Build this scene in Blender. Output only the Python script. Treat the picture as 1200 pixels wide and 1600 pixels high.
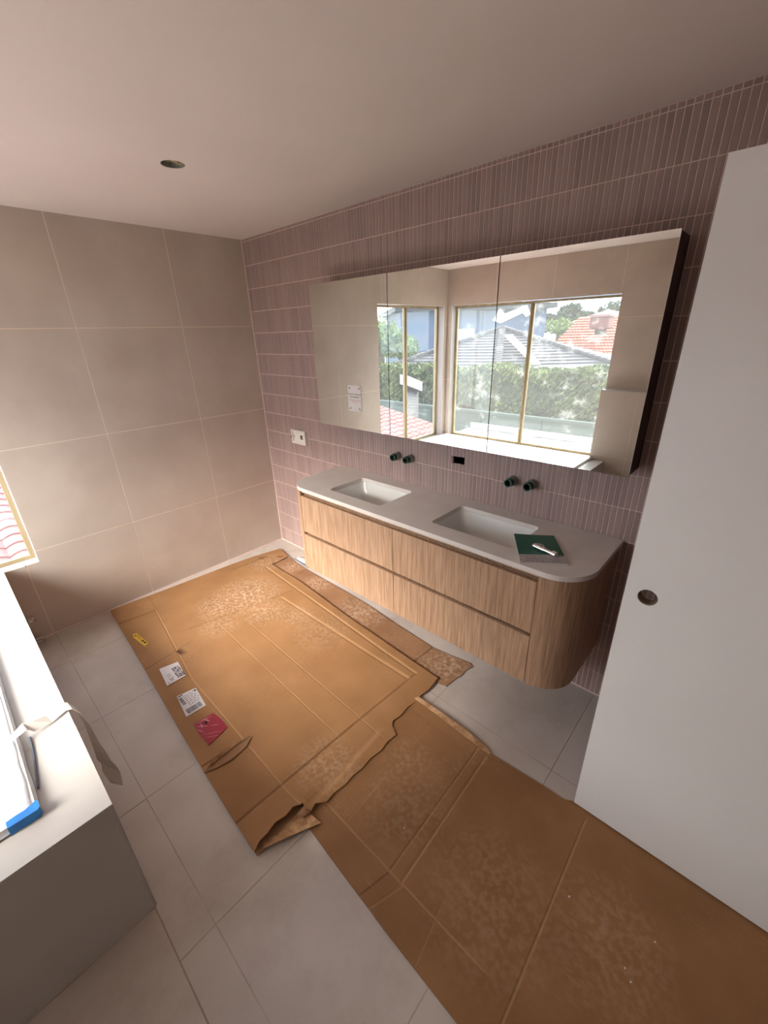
import bpy, bmesh, math, random
from mathutils import Vector, Matrix, noise
random.seed(7)
SC = bpy.context.scene
COL = SC.collection
for o in list(bpy.data.objects): bpy.data.objects.remove(o)

# ------------------------------------------------------------------ camera
cam = bpy.data.objects.new('camera', bpy.data.cameras.new('camera')); COL.objects.link(cam)
CR = [[0.735667929871821, 0.6768064668493616, -0.026938882474845674],
      [0.24895436398489915, -0.30716539957397854, -0.9185157276592668],
      [-0.6299320769821013, 0.6690160115688131, -0.39446565712818915]]
CP = Vector((3.02672, -1.84542, 1.70216))
cam.matrix_world = Matrix(((CR[0][0], -CR[1][0], -CR[2][0], CP.x), (CR[0][1], -CR[1][1], -CR[2][1], CP.y),
                           (CR[0][2], -CR[1][2], -CR[2][2], CP.z), (0, 0, 0, 1)))
cam.data.sensor_fit = 'HORIZONTAL'; cam.data.sensor_width = 36
FPX = 649.534
cam.data.lens = 36 * FPX / 1200; cam.data.clip_start = 0.01; cam.data.clip_end = 500
SC.camera = cam

# ------------------------------------------------------------------ sky, exposure
W = bpy.data.worlds.new('world'); SC.world = W; W.use_nodes = True
n = W.node_tree; n.nodes.clear()
tc = n.nodes.new('ShaderNodeTexCoord'); ns = n.nodes.new('ShaderNodeTexNoise'); ns.inputs['Scale'].default_value = 2.2
ns.inputs['Detail'].default_value = 8
mp = n.nodes.new('ShaderNodeMapping'); mp.inputs['Scale'].default_value = (1, 1, 3)
cr = n.nodes.new('ShaderNodeValToRGB')
cr.color_ramp.elements[0].position = .38; cr.color_ramp.elements[0].color = (.42, .60, .86, 1)
cr.color_ramp.elements[1].position = .60; cr.color_ramp.elements[1].color = (1, .98, .95, 1)
bg = n.nodes.new('ShaderNodeBackground'); bg.inputs['Strength'].default_value = 3.4
wo = n.nodes.new('ShaderNodeOutputWorld')
n.links.new(tc.outputs['Generated'], mp.inputs[0]); n.links.new(mp.outputs[0], ns.inputs['Vector'])
n.links.new(ns.outputs['Fac'], cr.inputs[0]); n.links.new(cr.outputs[0], bg.inputs[0]); n.links.new(bg.outputs[0], wo.inputs[0])

VS = SC.view_settings
VS.view_transform = 'Standard'; VS.look = 'None'; VS.gamma = 1; VS.use_curve_mapping = False; VS.exposure = 1.17

def area(name, loc, rot, sx, sy, power, color=(1, 1, 1), portal=False):
    l = bpy.data.lights.new(name, 'AREA'); l.shape = 'RECTANGLE'; l.size = sx; l.size_y = sy; l.energy = power; l.color = color
    if portal: l.cycles.is_portal = True
    o = bpy.data.objects.new(name, l); COL.objects.link(o); o.location = loc; o.rotation_euler = rot
    return o
# portals only guide the sampling of the sky through the two openings
area('portal_west', (-.2, -2.215, 1.235), (0, -math.pi / 2, 0), 1.5, 1.2, 1, portal=True)
area('portal_south', (.93, -3.03, 1.235), (math.pi / 2, 0, 0), 1.8, 1.5, 1, portal=True)
# hazy low sun behind thin cloud, shining in over the bath
sl = bpy.data.lights.new('hazy_sun', 'SUN'); sl.energy = 9.5; sl.angle = math.radians(36); sl.color = (1, .92, .83)
so = bpy.data.objects.new('hazy_sun', sl); COL.objects.link(so)
so.rotation_euler = Vector((-.06, 1, -.66)).to_track_quat('-Z', 'Y').to_euler()
# added fill lamp in the unseen hallway behind the camera
area('hallway_fill', (4.25, -1.05, 2.26), (0, 0, 0), .3, .3, 1.5, (1, .86, .7))

# ------------------------------------------------------------------ materials
def srgb(r, g, b):
    f = lambda c: (c / 255 / 12.92) if c / 255 <= .04045 else ((c / 255 + .055) / 1.055) ** 2.4
    return (f(r), f(g), f(b), 1)
def mat(name, col, rough=.6, metal=0, var=None, scale=4, bump=0, bscale=80, coord='OBJ', spec=.5, stretch=None, detail=5, lo=.35, hi=.65):
    m = bpy.data.materials.new(name); m.use_nodes = True; t = m.node_tree; b = t.nodes['Principled BSDF']
    b.inputs['Base Color'].default_value = col; b.inputs['Roughness'].default_value = rough; b.inputs['Metallic'].default_value = metal
    b.inputs['Specular IOR Level'].default_value = spec
    g = t.nodes.new('ShaderNodeNewGeometry'); mpn = t.nodes.new('ShaderNodeMapping'); t.links.new(g.outputs['Position'], mpn.inputs[0])
    if stretch: mpn.inputs['Scale'].default_value = stretch
    if var is not None:
        no = t.nodes.new('ShaderNodeTexNoise'); no.inputs['Scale'].default_value = scale; no.inputs['Detail'].default_value = detail
        t.links.new(mpn.outputs[0], no.inputs['Vector'])
        r = t.nodes.new('ShaderNodeValToRGB'); r.color_ramp.elements[0].position = lo; r.color_ramp.elements[1].position = hi
        r.color_ramp.elements[0].color = col; r.color_ramp.elements[1].color = var
        t.links.new(no.outputs['Fac'], r.inputs[0]); t.links.new(r.outputs[0], b.inputs['Base Color'])
        m['ramp'] = r.name
    if bump:
        n2 = t.nodes.new('ShaderNodeTexNoise'); n2.inputs['Scale'].default_value = bscale; n2.inputs['Detail'].default_value = 4
        t.links.new(mpn.outputs[0], n2.inputs['Vector'])
        bp = t.nodes.new('ShaderNodeBump'); bp.inputs['Strength'].default_value = bump; bp.inputs['Distance'].default_value = .004
        t.links.new(n2.outputs['Fac'], bp.inputs['Height']); t.links.new(bp.outputs[0], b.inputs['Normal'])
    return m
M = {}
M['walltile'] = mat('beige_stone_tile', srgb(192, 176, 163), .55, var=srgb(205, 190, 177), scale=2.3, bump=.05, bscale=60)
M['floortile'] = mat('floor_stone_tile', srgb(186, 174, 165), .6, var=srgb(199, 188, 180), scale=3.1, bump=.06, bscale=50)
def smudge(m, strength=.12, scale=2.2, dark=(.72, .68, .64, 1)):
    t = m.node_tree; b = t.nodes['Principled BSDF']; src = b.inputs['Base Color'].links[0].from_socket
    g = t.nodes.new('ShaderNodeNewGeometry'); a = t.nodes.new('ShaderNodeTexNoise'); a.inputs['Scale'].default_value = scale; a.inputs['Detail'].default_value = 10; a.inputs['Roughness'].default_value = .72
    t.links.new(g.outputs['Position'], a.inputs['Vector'])
    r = t.nodes.new('ShaderNodeValToRGB'); r.color_ramp.elements[0].position = .50; r.color_ramp.elements[0].color = (0, 0, 0, 1); r.color_ramp.elements[1].position = .74; r.color_ramp.elements[1].color = (1, 1, 1, 1)
    t.links.new(a.outputs['Fac'], r.inputs[0]); k = t.nodes.new('ShaderNodeMath'); k.operation = 'MULTIPLY'; k.inputs[1].default_value = strength; t.links.new(r.outputs[0], k.inputs[0])
    x = t.nodes.new('ShaderNodeMix'); x.data_type = 'RGBA'; x.blend_type = 'MULTIPLY'; t.links.new(k.outputs[0], x.inputs[0]); t.links.new(src, x.inputs[6]); x.inputs[7].default_value = dark
    t.links.new(x.outputs[2], b.inputs['Base Color'])
smudge(M['floortile'], .75, 2.6); smudge(M['walltile'], .35, 1.3, (.78, .72, .68, 1))
M['hobtile'] = mat('hob_stone_tile', srgb(178, 170, 164), .55, var=srgb(188, 180, 174), scale=3.1, bump=.05, bscale=50)
M['grout'] = mat('beige_grout', srgb(232, 214, 196), .9, bump=.2, bscale=300)
M['groutdark'] = mat('floor_grout', srgb(150, 136, 124), .9, var=srgb(186, 172, 160), scale=5)
M['pinkgrout'] = mat('pink_grout', srgb(224, 198, 190), .9, var=srgb(232, 208, 200), scale=60)
M['plaster'] = mat('ceiling_plaster', srgb(228, 214, 206), .95, var=srgb(232, 218, 210), scale=2, bump=.05, bscale=30)
M['whitewall'] = mat('hall_paint', srgb(205, 200, 192), .9, var=srgb(209, 204, 196), scale=2)
M['door'] = mat('door_paint', srgb(241, 237, 236), .55, var=srgb(243, 240, 239), scale=3, bump=.1, bscale=220)
M['doorcore'] = mat('door_core', srgb(120, 100, 80), .9)
M['bench'] = mat('stone_bench', srgb(220, 210, 203), .38, var=srgb(226, 217, 210), scale=9, bump=.02, bscale=90)
M['ceramic'] = mat('ceramic', srgb(232, 230, 226), .12)
M['mirror'] = mat('mirror_glass', (.80, .81, .775, 1), .0, 1)
M['brown'] = mat('dark_brown_board', srgb(58, 36, 32), .5, var=srgb(66, 42, 36), scale=20)
M['chrome'] = mat('chrome', (.85, .85, .86, 1), .12, 1)
M['brushed'] = mat('brushed_edge', (.8, .78, .75, 1), .3, 1)
M['black'] = mat('black', (.01, .01, .012, 1), .7)
M['darkgreen'] = mat('dark_green_plastic', srgb(40, 72, 58), .4, var=srgb(52, 84, 70), scale=40)
M['greyplastic'] = mat('grey_sleeve', srgb(128, 130, 120), .5, var=srgb(150, 152, 142), scale=50)
M['whiteplastic'] = mat('white_plastic', srgb(225, 215, 210), .45)
M['olive'] = mat('olive_brass', srgb(96, 86, 36), .6, var=srgb(70, 62, 24), scale=200)
M['paper'] = mat('paper', srgb(222, 214, 210), .8)
M['paper2'] = mat('label_paper', srgb(205, 198, 200), .7)
M['ink'] = mat('ink', srgb(30, 26, 30), .8)
M['greyink'] = mat('grey_ink', srgb(96, 92, 98), .8)
M['redink'] = mat('red_ink', srgb(190, 70, 70), .8)
M['redlabel'] = mat('crimson_label', srgb(158, 48, 66), .35, var=srgb(150, 42, 60), scale=20)
M['pinktear'] = mat('label_crinkle', srgb(214, 160, 164), .4)
M['yellow'] = mat('yellow_label', srgb(214, 168, 40), .5)
M['green'] = mat('book_green', srgb(38, 92, 74), .4, var=srgb(44, 100, 80), scale=30)
M['silver'] = mat('book_silver', srgb(176, 172, 168), .4)
M['bookwhite'] = mat('book_print', srgb(190, 180, 178), .5, var=srgb(172, 160, 158), scale=30, stretch=(1, 3, 1))
M['film'] = mat('protective_film', srgb(232, 234, 238), .3, var=srgb(220, 224, 232), scale=9, bump=.7, bscale=14)
M['bluetape'] = mat('blue_tape', srgb(30, 130, 205), .5, var=srgb(24, 112, 190), scale=30)
M['tape'] = mat('white_tape', srgb(220, 214, 208), .45)
M['darkline'] = mat('film_edge', srgb(96, 104, 120), .5)
M['timber'] = mat('window_timber', srgb(178, 160, 124), .5, var=srgb(160, 140, 104), scale=5, stretch=(6, 6, 1))
M['insul'] = mat('cavity_batts', srgb(206, 190, 150), .95, var=srgb(110, 92, 66), scale=40, bump=1, bscale=70)
M['hedge'] = mat('hedge_leaf', srgb(52, 66, 36), .8, var=srgb(96, 108, 58), scale=2.5)
M['tree'] = mat('tree_leaf', srgb(44, 54, 42), .8, var=srgb(68, 78, 58), scale=1.5)
M['lime'] = mat('lime_leaf', srgb(104, 122, 62), .8, var=srgb(76, 98, 48), scale=2)
M['bark'] = mat('bark', srgb(96, 82, 70), .9)
M['bluewall'] = mat('blue_grey_render', srgb(70, 84, 108), .85, var=srgb(76, 90, 114), scale=1)
M['greyroof'] = mat('grey_roof_tile', srgb(66, 65, 73), .9, var=srgb(78, 76, 83), scale=6)
M['redroof'] = mat('terracotta_roof', srgb(132, 58, 44), .85, var=srgb(150, 76, 58), scale=5)
M['pinkroof'] = mat('weathered_pink_roof', srgb(140, 96, 94), .85, var=srgb(128, 100, 104), scale=3)
M['brickwall'] = mat('far_brick', srgb(150, 120, 104), .9)
M['fadedroof'] = mat('faded_terracotta', srgb(142, 92, 88), .85, var=srgb(126, 84, 82), scale=9)
M['coolerbox'] = mat('cooler_box', srgb(104, 62, 60), .7)
M['gravel'] = mat('grey_membrane', srgb(112, 108, 106), .95, var=srgb(66, 64, 64), scale=7, detail=12)
M['cap'] = mat('white_capping', srgb(170, 168, 166), .6)
M['fence'] = mat('grey_green_fence', srgb(76, 88, 84), .8)
M['grass'] = mat('ground_grass', srgb(92, 104, 66), .95, var=srgb(120, 118, 84), scale=.6)
M['ribbed'] = mat('dark_ribbed_roof', srgb(44, 46, 52), .6)

def wood():
    m = bpy.data.materials.new('oak_veneer'); m.use_nodes = True; t = m.node_tree; b = t.nodes['Principled BSDF']
    g = t.nodes.new('ShaderNodeNewGeometry'); mp = t.nodes.new('ShaderNodeMapping'); mp.inputs['Scale'].default_value = (1, 1, .045)
    t.links.new(g.outputs['Position'], mp.inputs[0])
    a = t.nodes.new('ShaderNodeTexNoise'); a.inputs['Scale'].default_value = 120; a.inputs['Detail'].default_value = 6; a.inputs['Distortion'].default_value = .6
    c = t.nodes.new('ShaderNodeTexNoise'); c.inputs['Scale'].default_value = 22; c.inputs['Detail'].default_value = 3; c.inputs['Distortion'].default_value = 1.5
    t.links.new(mp.outputs[0], a.inputs['Vector']); t.links.new(mp.outputs[0], c.inputs['Vector'])
    r = t.nodes.new('ShaderNodeValToRGB'); e = r.color_ramp.elements
    e[0].position = .33; e[0].color = srgb(154, 119, 92); e[1].position = .60; e[1].color = srgb(189, 153, 124)
    t.links.new(a.outputs['Fac'], r.inputs[0])
    r2 = t.nodes.new('ShaderNodeValToRGB'); r2.color_ramp.elements[0].position = .35; r2.color_ramp.elements[0].color = (.93, .92, .91, 1)
    r2.color_ramp.elements[1].position = .65; r2.color_ramp.elements[1].color = (1.04, 1.04, 1.04, 1)
    t.links.new(c.outputs['Fac'], r2.inputs[0])
    mx = t.nodes.new('ShaderNodeMix'); mx.data_type = 'RGBA'; mx.blend_type = 'MULTIPLY'; mx.inputs[0].default_value = 1
    t.links.new(r.outputs[0], mx.inputs[6]); t.links.new(r2.outputs[0], mx.inputs[7]); t.links.new(mx.outputs[2], b.inputs['Base Color'])
    b.inputs['Roughness'].default_value = .5
    bp = t.nodes.new('ShaderNodeBump'); bp.inputs['Strength'].default_value = .12; bp.inputs['Distance'].default_value = .002
    t.links.new(a.outputs['Fac'], bp.inputs['Height']); t.links.new(bp.outputs[0], b.inputs['Normal'])
    return m
M['oak'] = wood()

PX0, PP = 2.778, .0226      # phase and pitch of the narrow pink tiles
PZ0, PR = 2.3119, .1455
def pink():
    m = bpy.data.materials.new('dusty_pink_tile'); m.use_nodes = True; t = m.node_tree; b = t.nodes['Principled BSDF']
    g = t.nodes.new('ShaderNodeNewGeometry')
    mp = t.nodes.new('ShaderNodeMapping'); mp.inputs['Scale'].default_value = (1 / PP, 0, 1 / PR); mp.inputs['Location'].default_value = (-PX0 / PP + 500, 0, -PZ0 / PR + 500)
    fl = t.nodes.new('ShaderNodeVectorMath'); fl.operation = 'FLOOR'
    wn = t.nodes.new('ShaderNodeTexWhiteNoise'); wn.noise_dimensions = '3D'
    t.links.new(g.outputs['Position'], mp.inputs[0]); t.links.new(mp.outputs[0], fl.inputs[0]); t.links.new(fl.outputs[0], wn.inputs[0])
    r = t.nodes.new('ShaderNodeValToRGB'); r.color_ramp.elements[0].color = srgb(150, 126, 121); r.color_ramp.elements[1].color = srgb(166, 140, 134)
    t.links.new(wn.outputs['Value'], r.inputs[0]); t.links.new(r.outputs[0], b.inputs['Base Color'])
    b.inputs['Roughness'].default_value = .5
    return m
M['pink'] = pink()

def cardmat(name, c1, c2, dusty):
    m = bpy.data.materials.new(name); m.use_nodes = True; t = m.node_tree; b = t.nodes['Principled BSDF']; b.inputs['Roughness'].default_value = .75
    b.inputs['Specular IOR Level'].default_value = .3
    g = t.nodes.new('ShaderNodeNewGeometry')
    a = t.nodes.new('ShaderNodeTexNoise'); a.inputs['Scale'].default_value = 5; a.inputs['Detail'].default_value = 8
    t.links.new(g.outputs['Position'], a.inputs['Vector'])
    r = t.nodes.new('ShaderNodeValToRGB'); r.color_ramp.elements[0].position = .3; r.color_ramp.elements[0].color = c1
    r.color_ramp.elements[1].position = .7; r.color_ramp.elements[1].color = c2
    t.links.new(a.outputs['Fac'], r.inputs[0])
    # scuffed dust: patches times fine streaks of the fluting
    d = t.nodes.new('ShaderNodeTexNoise'); d.inputs['Scale'].default_value = 3.2; d.inputs['Detail'].default_value = 3
    mp2 = t.nodes.new('ShaderNodeMapping'); mp2.inputs['Location'].default_value = (3.1, 1.7, 0); t.links.new(g.outputs['Position'], mp2.inputs[0]); t.links.new(mp2.outputs[0], d.inputs['Vector'])
    rd = t.nodes.new('ShaderNodeValToRGB'); rd.color_ramp.elements[0].position = .53; rd.color_ramp.elements[1].position = .72
    t.links.new(d.outputs['Fac'], rd.inputs[0])
    mp3 = t.nodes.new('ShaderNodeMapping'); mp3.inputs['Scale'].default_value = (30, 160, 1); t.links.new(g.outputs['Position'], mp3.inputs[0])
    f = t.nodes.new('ShaderNodeTexNoise'); f.inputs['Scale'].default_value = 1.0; f.inputs['Detail'].default_value = 4; t.links.new(mp3.outputs[0], f.inputs['Vector'])
    rf = t.nodes.new('ShaderNodeValToRGB'); rf.color_ramp.elements[0].position = .5; rf.color_ramp.elements[1].position = .68
    t.links.new(f.outputs['Fac'], rf.inputs[0])
    mu = t.nodes.new('ShaderNodeMath'); mu.operation = 'MULTIPLY'; t.links.new(rd.outputs[0], mu.inputs[0]); t.links.new(rf.outputs[0], mu.inputs[1])
    at = t.nodes.new('ShaderNodeAttribute'); at.attribute_name = 'wear'
    sc = t.nodes.new('ShaderNodeMath'); sc.operation = 'MULTIPLY'; sc.inputs[1].default_value = dusty; t.links.new(mu.outputs[0], sc.inputs[0])
    sep = t.nodes.new('ShaderNodeSeparateColor'); t.links.new(at.outputs['Color'], sep.inputs[0])
    # dust (red channel) breaks up over fine noise
    dn = t.nodes.new('ShaderNodeTexNoise'); dn.inputs['Scale'].default_value = 55; dn.inputs['Detail'].default_value = 8; t.links.new(g.outputs['Position'], dn.inputs['Vector'])
    rn = t.nodes.new('ShaderNodeValToRGB'); rn.color_ramp.elements[0].position = .42; rn.color_ramp.elements[1].position = .66; t.links.new(dn.outputs['Fac'], rn.inputs[0])
    dm = t.nodes.new('ShaderNodeMath'); dm.operation = 'MULTIPLY'; t.links.new(rn.outputs[0], dm.inputs[0]); t.links.new(sep.outputs[0], dm.inputs[1])
    mx = t.nodes.new('ShaderNodeMath'); mx.operation = 'MAXIMUM'; t.links.new(sc.outputs[0], mx.inputs[0]); t.links.new(dm.outputs[0], mx.inputs[1])
    m1 = t.nodes.new('ShaderNodeMix'); m1.data_type = 'RGBA'; t.links.new(mx.outputs[0], m1.inputs[0]); t.links.new(r.outputs[0], m1.inputs[6]); m1.inputs[7].default_value = srgb(196, 168, 142)
    # rubbed creases (green) lighter, dents and slits (blue) darker
    m2 = t.nodes.new('ShaderNodeMix'); m2.data_type = 'RGBA'; t.links.new(sep.outputs[1], m2.inputs[0]); t.links.new(m1.outputs[2], m2.inputs[6]); m2.inputs[7].default_value = srgb(206, 162, 118)
    m3 = t.nodes.new('ShaderNodeMix'); m3.data_type = 'RGBA'; t.links.new(sep.outputs[2], m3.inputs[0]); t.links.new(m2.outputs[2], m3.inputs[6]); m3.inputs[7].default_value = srgb(74, 46, 28)
    t.links.new(m3.outputs[2], b.inputs['Base Color'])
    w = t.nodes.new('ShaderNodeTexWave'); w.bands_direction = 'Y'; w.inputs['Scale'].default_value = 45; w.inputs['Distortion'].default_value = .6; w.inputs['Detail'].default_value = 2
    t.links.new(g.outputs['Position'], w.inputs['Vector'])
    ad = t.nodes.new('ShaderNodeMath'); ad.operation = 'ADD'; t.links.new(w.outputs['Fac'], ad.inputs[0]); t.links.new(a.outputs['Fac'], ad.inputs[1])
    bp = t.nodes.new('ShaderNodeBump'); bp.inputs['Strength'].default_value = .10; bp.inputs['Distance'].default_value = .0012
    t.links.new(ad.outputs[0], bp.inputs['Height']); t.links.new(bp.outputs[0], b.inputs['Normal'])
    return m
M['card'] = cardmat('cardboard', srgb(146, 106, 69), srgb(160, 118, 79), .18)
M['cardB'] = cardmat('cardboard_ribbed', srgb(134, 96, 62), srgb(150, 108, 72), .35)
M['cardD'] = cardmat('cardboard_dusty', srgb(138, 100, 72), srgb(158, 118, 86), .45)
M['cardedge'] = mat('cardboard_torn_edge', srgb(196, 156, 116), .9, var=srgb(150, 108, 72), scale=30)

def glass():
    m = bpy.data.materials.new('dirty_window_glass'); m.use_nodes = True; t = m.node_tree; t.nodes.clear()
    o = t.nodes.new('ShaderNodeOutputMaterial'); tr = t.nodes.new('ShaderNodeBsdfTransparent'); tr.inputs[0].default_value = (.97, .985, .98, 1)
    gl = t.nodes.new('ShaderNodeBsdfGlossy'); gl.inputs['Roughness'].default_value = .02
    lw = t.nodes.new('ShaderNodeLayerWeight'); pw = t.nodes.new('ShaderNodeMath'); pw.operation = 'POWER'; pw.inputs[1].default_value = 5
    t.links.new(lw.outputs['Facing'], pw.inputs[0]); fr = t.nodes.new('ShaderNodeMath'); fr.operation = 'MULTIPLY_ADD'; fr.inputs[1].default_value = .9; fr.inputs[2].default_value = .03
    t.links.new(pw.outputs[0], fr.inputs[0])
    m1 = t.nodes.new('ShaderNodeMixShader'); t.links.new(fr.outputs[0], m1.inputs[0]); t.links.new(tr.outputs[0], m1.inputs[1]); t.links.new(gl.outputs[0], m1.inputs[2])
    g = t.nodes.new('ShaderNodeNewGeometry'); a = t.nodes.new('ShaderNodeTexNoise'); a.inputs['Scale'].default_value = 5; a.inputs['Detail'].default_value = 12
    a.inputs['Roughness'].default_value = .7
    t.links.new(g.outputs['Position'], a.inputs['Vector'])
    r = t.nodes.new('ShaderNodeValToRGB'); r.color_ramp.elements[0].position = .55; r.color_ramp.elements[0].color = (.03, .03, .03, 1)
    r.color_ramp.elements[1].position = .80; r.color_ramp.elements[1].color = (.16, .16, .16, 1)
    t.links.new(a.outputs['Fac'], r.inputs[0])
    df = t.nodes.new('ShaderNodeBsdfTranslucent'); df.inputs[0].default_value = (.85, .87, .88, 1)
    m2 = t.nodes.new('ShaderNodeMixShader'); t.links.new(r.outputs[0], m2.inputs[0]); t.links.new(m1.outputs[0], m2.inputs[1]); t.links.new(df.outputs[0], m2.inputs[2])
    t.links.new(m2.outputs[0], o.inputs[0]); return m
M['glass'] = glass()
def scrapmat():
    m = bpy.data.materials.new('torn_film'); m.use_nodes = True; t = m.node_tree; t.nodes.clear(); o = t.nodes.new('ShaderNodeOutputMaterial')
    a = t.nodes.new('ShaderNodeBsdfTranslucent'); a.inputs[0].default_value = (.8, .8, .8, 1); b = t.nodes.new('ShaderNodeBsdfTransparent')
    x = t.nodes.new('ShaderNodeMixShader'); x.inputs[0].default_value = .55; t.links.new(b.outputs[0], x.inputs[1]); t.links.new(a.outputs[0], x.inputs[2]); t.links.new(x.outputs[0], o.inputs[0]); return m
M['scrapfilm'] = scrapmat()

# ------------------------------------------------------------------ helpers
def link(name, bm, m, parent=None, smooth=False):
    me = bpy.data.meshes.new(name); bmesh.ops.recalc_face_normals(bm, faces=bm.faces)
    bm.to_mesh(me); bm.free(); o = bpy.data.objects.new(name, me); COL.objects.link(o)
    for k in (m if isinstance(m, (list, tuple)) else [m]): me.materials.append(M[k] if isinstance(k, str) else k)
    if smooth:
        me.shade_smooth()
    if parent:
        o.parent = parent
        o.matrix_parent_inverse = Matrix.Translation(-Vector(parent.location))
    return o
def thing(name, label, cat, loc=(0, 0, 0), group=None):
    o = bpy.data.objects.new(name, None); COL.objects.link(o); o.location = loc; o.empty_display_size = .05
    o['label'] = label; o['category'] = cat
    if group: o['group'] = group
    return o
def tag(o, label, cat, group=None):
    o['label'] = label; o['category'] = cat
    if group: o['group'] = group
    return o
def struct(o, label=None, cat=None):
    o['kind'] = 'structure'
    if label: o['label'] = label
    if cat: o['category'] = cat
    return o
def box(bm, x0, x1, y0, y1, z0, z1, bev=0):
    vs = [bm.verts.new(p) for p in ((x0, y0, z0), (x1, y0, z0), (x1, y1, z0), (x0, y1, z0), (x0, y0, z1), (x1, y0, z1), (x1, y1, z1), (x0, y1, z1))]
    fs = [bm.faces.new([vs[i] for i in f]) for f in ((3, 2, 1, 0), (4, 5, 6, 7), (0, 1, 5, 4), (1, 2, 6, 5), (2, 3, 7, 6), (3, 0, 4, 7))]
    if bev:
        es = {e for f in fs for e in f.edges}
        bmesh.ops.bevel(bm, geom=list(es), offset=bev, segments=2, affect='EDGES', profile=.5)
    return fs
def bx(name, m, parent, *a, bev=0):
    bm = bmesh.new(); box(bm, *a, bev=bev); return link(name, bm, m, parent)
def prism(bm, loop, z0, z1, holes=()):
    """outline (and holes) in x/y, filled top and bottom with side walls"""
    for z in (z0, z1):
        es = []
        for lp in [loop, *holes]:
            vs = [bm.verts.new((x, y, z)) for x, y in lp]
            es += [bm.edges.new((vs[i], vs[(i + 1) % len(vs)])) for i in range(len(vs))]
        bmesh.ops.triangle_fill(bm, edges=es, use_beauty=True, use_dissolve=False)
    for lp in [loop, *holes]:
        for i in range(len(lp)):
            a, b = lp[i], lp[(i + 1) % len(lp)]
            vs = [bm.verts.new(p) for p in ((*a, z0), (*b, z0), (*b, z1), (*a, z1))]
            bm.faces.new(vs)
    bmesh.ops.remove_doubles(bm, verts=bm.verts, dist=1e-5)
def rrect(x0, x1, y0, y1, r, seg=6, rs=None):
    pts = []
    for k, (cx, cy, a0) in enumerate(((x1 - r, y1 - r, 0), (x0 + r, y1 - r, 90), (x0 + r, y0 + r, 180), (x1 - r, y0 + r, 270))):
        for i in range(seg + 1):
            a = math.radians(a0 + 90 * i / seg); pts.append((cx + r * math.cos(a), cy + r * math.sin(a)))
    return pts
def sub(rects, h):
    out = []
    for (a0, a1, b0, b1) in rects:
        x0, x1, y0, y1 = h
        if x0 >= a1 or x1 <= a0 or y0 >= b1 or y1 <= b0: out.append((a0, a1, b0, b1)); continue
        if x0 > a0: out.append((a0, x0, b0, b1))
        if x1 < a1: out.append((x1, a1, b0, b1))
        m0, m1 = max(a0, x0), min(a1, x1)
        if y0 > b0: out.append((m0, m1, b0, y0))
        if y1 < b1: out.append((m0, m1, y1, b1))
    return [r for r in out if r[1] - r[0] > .0025 and r[3] - r[2] > .0025]
def cells(a0, a1, seams_a, b0, b1, seams_b, gap):
    A = [a0 - gap / 2] + sorted(s for s in seams_a if a0 < s < a1) + [a1 + gap / 2]
    B = [b0 - gap / 2] + sorted(s for s in seams_b if b0 < s < b1) + [b1 + gap / 2]
    return [(A[i] + gap / 2, A[i + 1] - gap / 2, B[j] + gap / 2, B[j + 1] - gap / 2) for i in range(len(A) - 1) for j in range(len(B) - 1)]
def tile_shape(name, rects, place, m, parent, bev=.0008):
    """one tile object: rects in tile plane extruded by place(a0,a1,b0,b1) -> box args"""
    bm = bmesh.new()
    for r in rects: box(bm, *place(*r), bev=bev if len(rects) == 1 else 0)
    return link(name, bm, m, parent)
def cyl(bm, p, q, r0, r1=None, seg=24, caps=True):
    p, q = Vector(p), Vector(q); r1 = r0 if r1 is None else r1
    d = (q - p).normalized(); u = d.orthogonal().normalized(); v = d.cross(u)
    A = [bm.verts.new(p + r0 * (math.cos(t) * u + math.sin(t) * v)) for t in [2 * math.pi * i / seg for i in range(seg)]]
    B = [bm.verts.new(q + r1 * (math.cos(t) * u + math.sin(t) * v)) for t in [2 * math.pi * i / seg for i in range(seg)]]
    for i in range(seg): bm.faces.new((A[i], A[(i + 1) % seg], B[(i + 1) % seg], B[i]))
    if caps: bm.faces.new(A[::-1]); bm.faces.new(B)
def tube(bm, p, q, ro, ri, seg=24):
    p, q = Vector(p), Vector(q); d = (q - p).normalized(); u = d.orthogonal().normalized(); v = d.cross(u)
    R = []
    for c, r in ((p, ro), (q, ro), (q, ri), (p, ri)):
        R.append([bm.verts.new(c + r * (math.cos(t) * u + math.sin(t) * v)) for t in [2 * math.pi * i / seg for i in range(seg)]])
    for k in range(4):
        for i in range(seg): bm.faces.new((R[k][i], R[k][(i + 1) % seg], R[(k + 1) % 4][(i + 1) % seg], R[(k + 1) % 4][i]))
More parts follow.
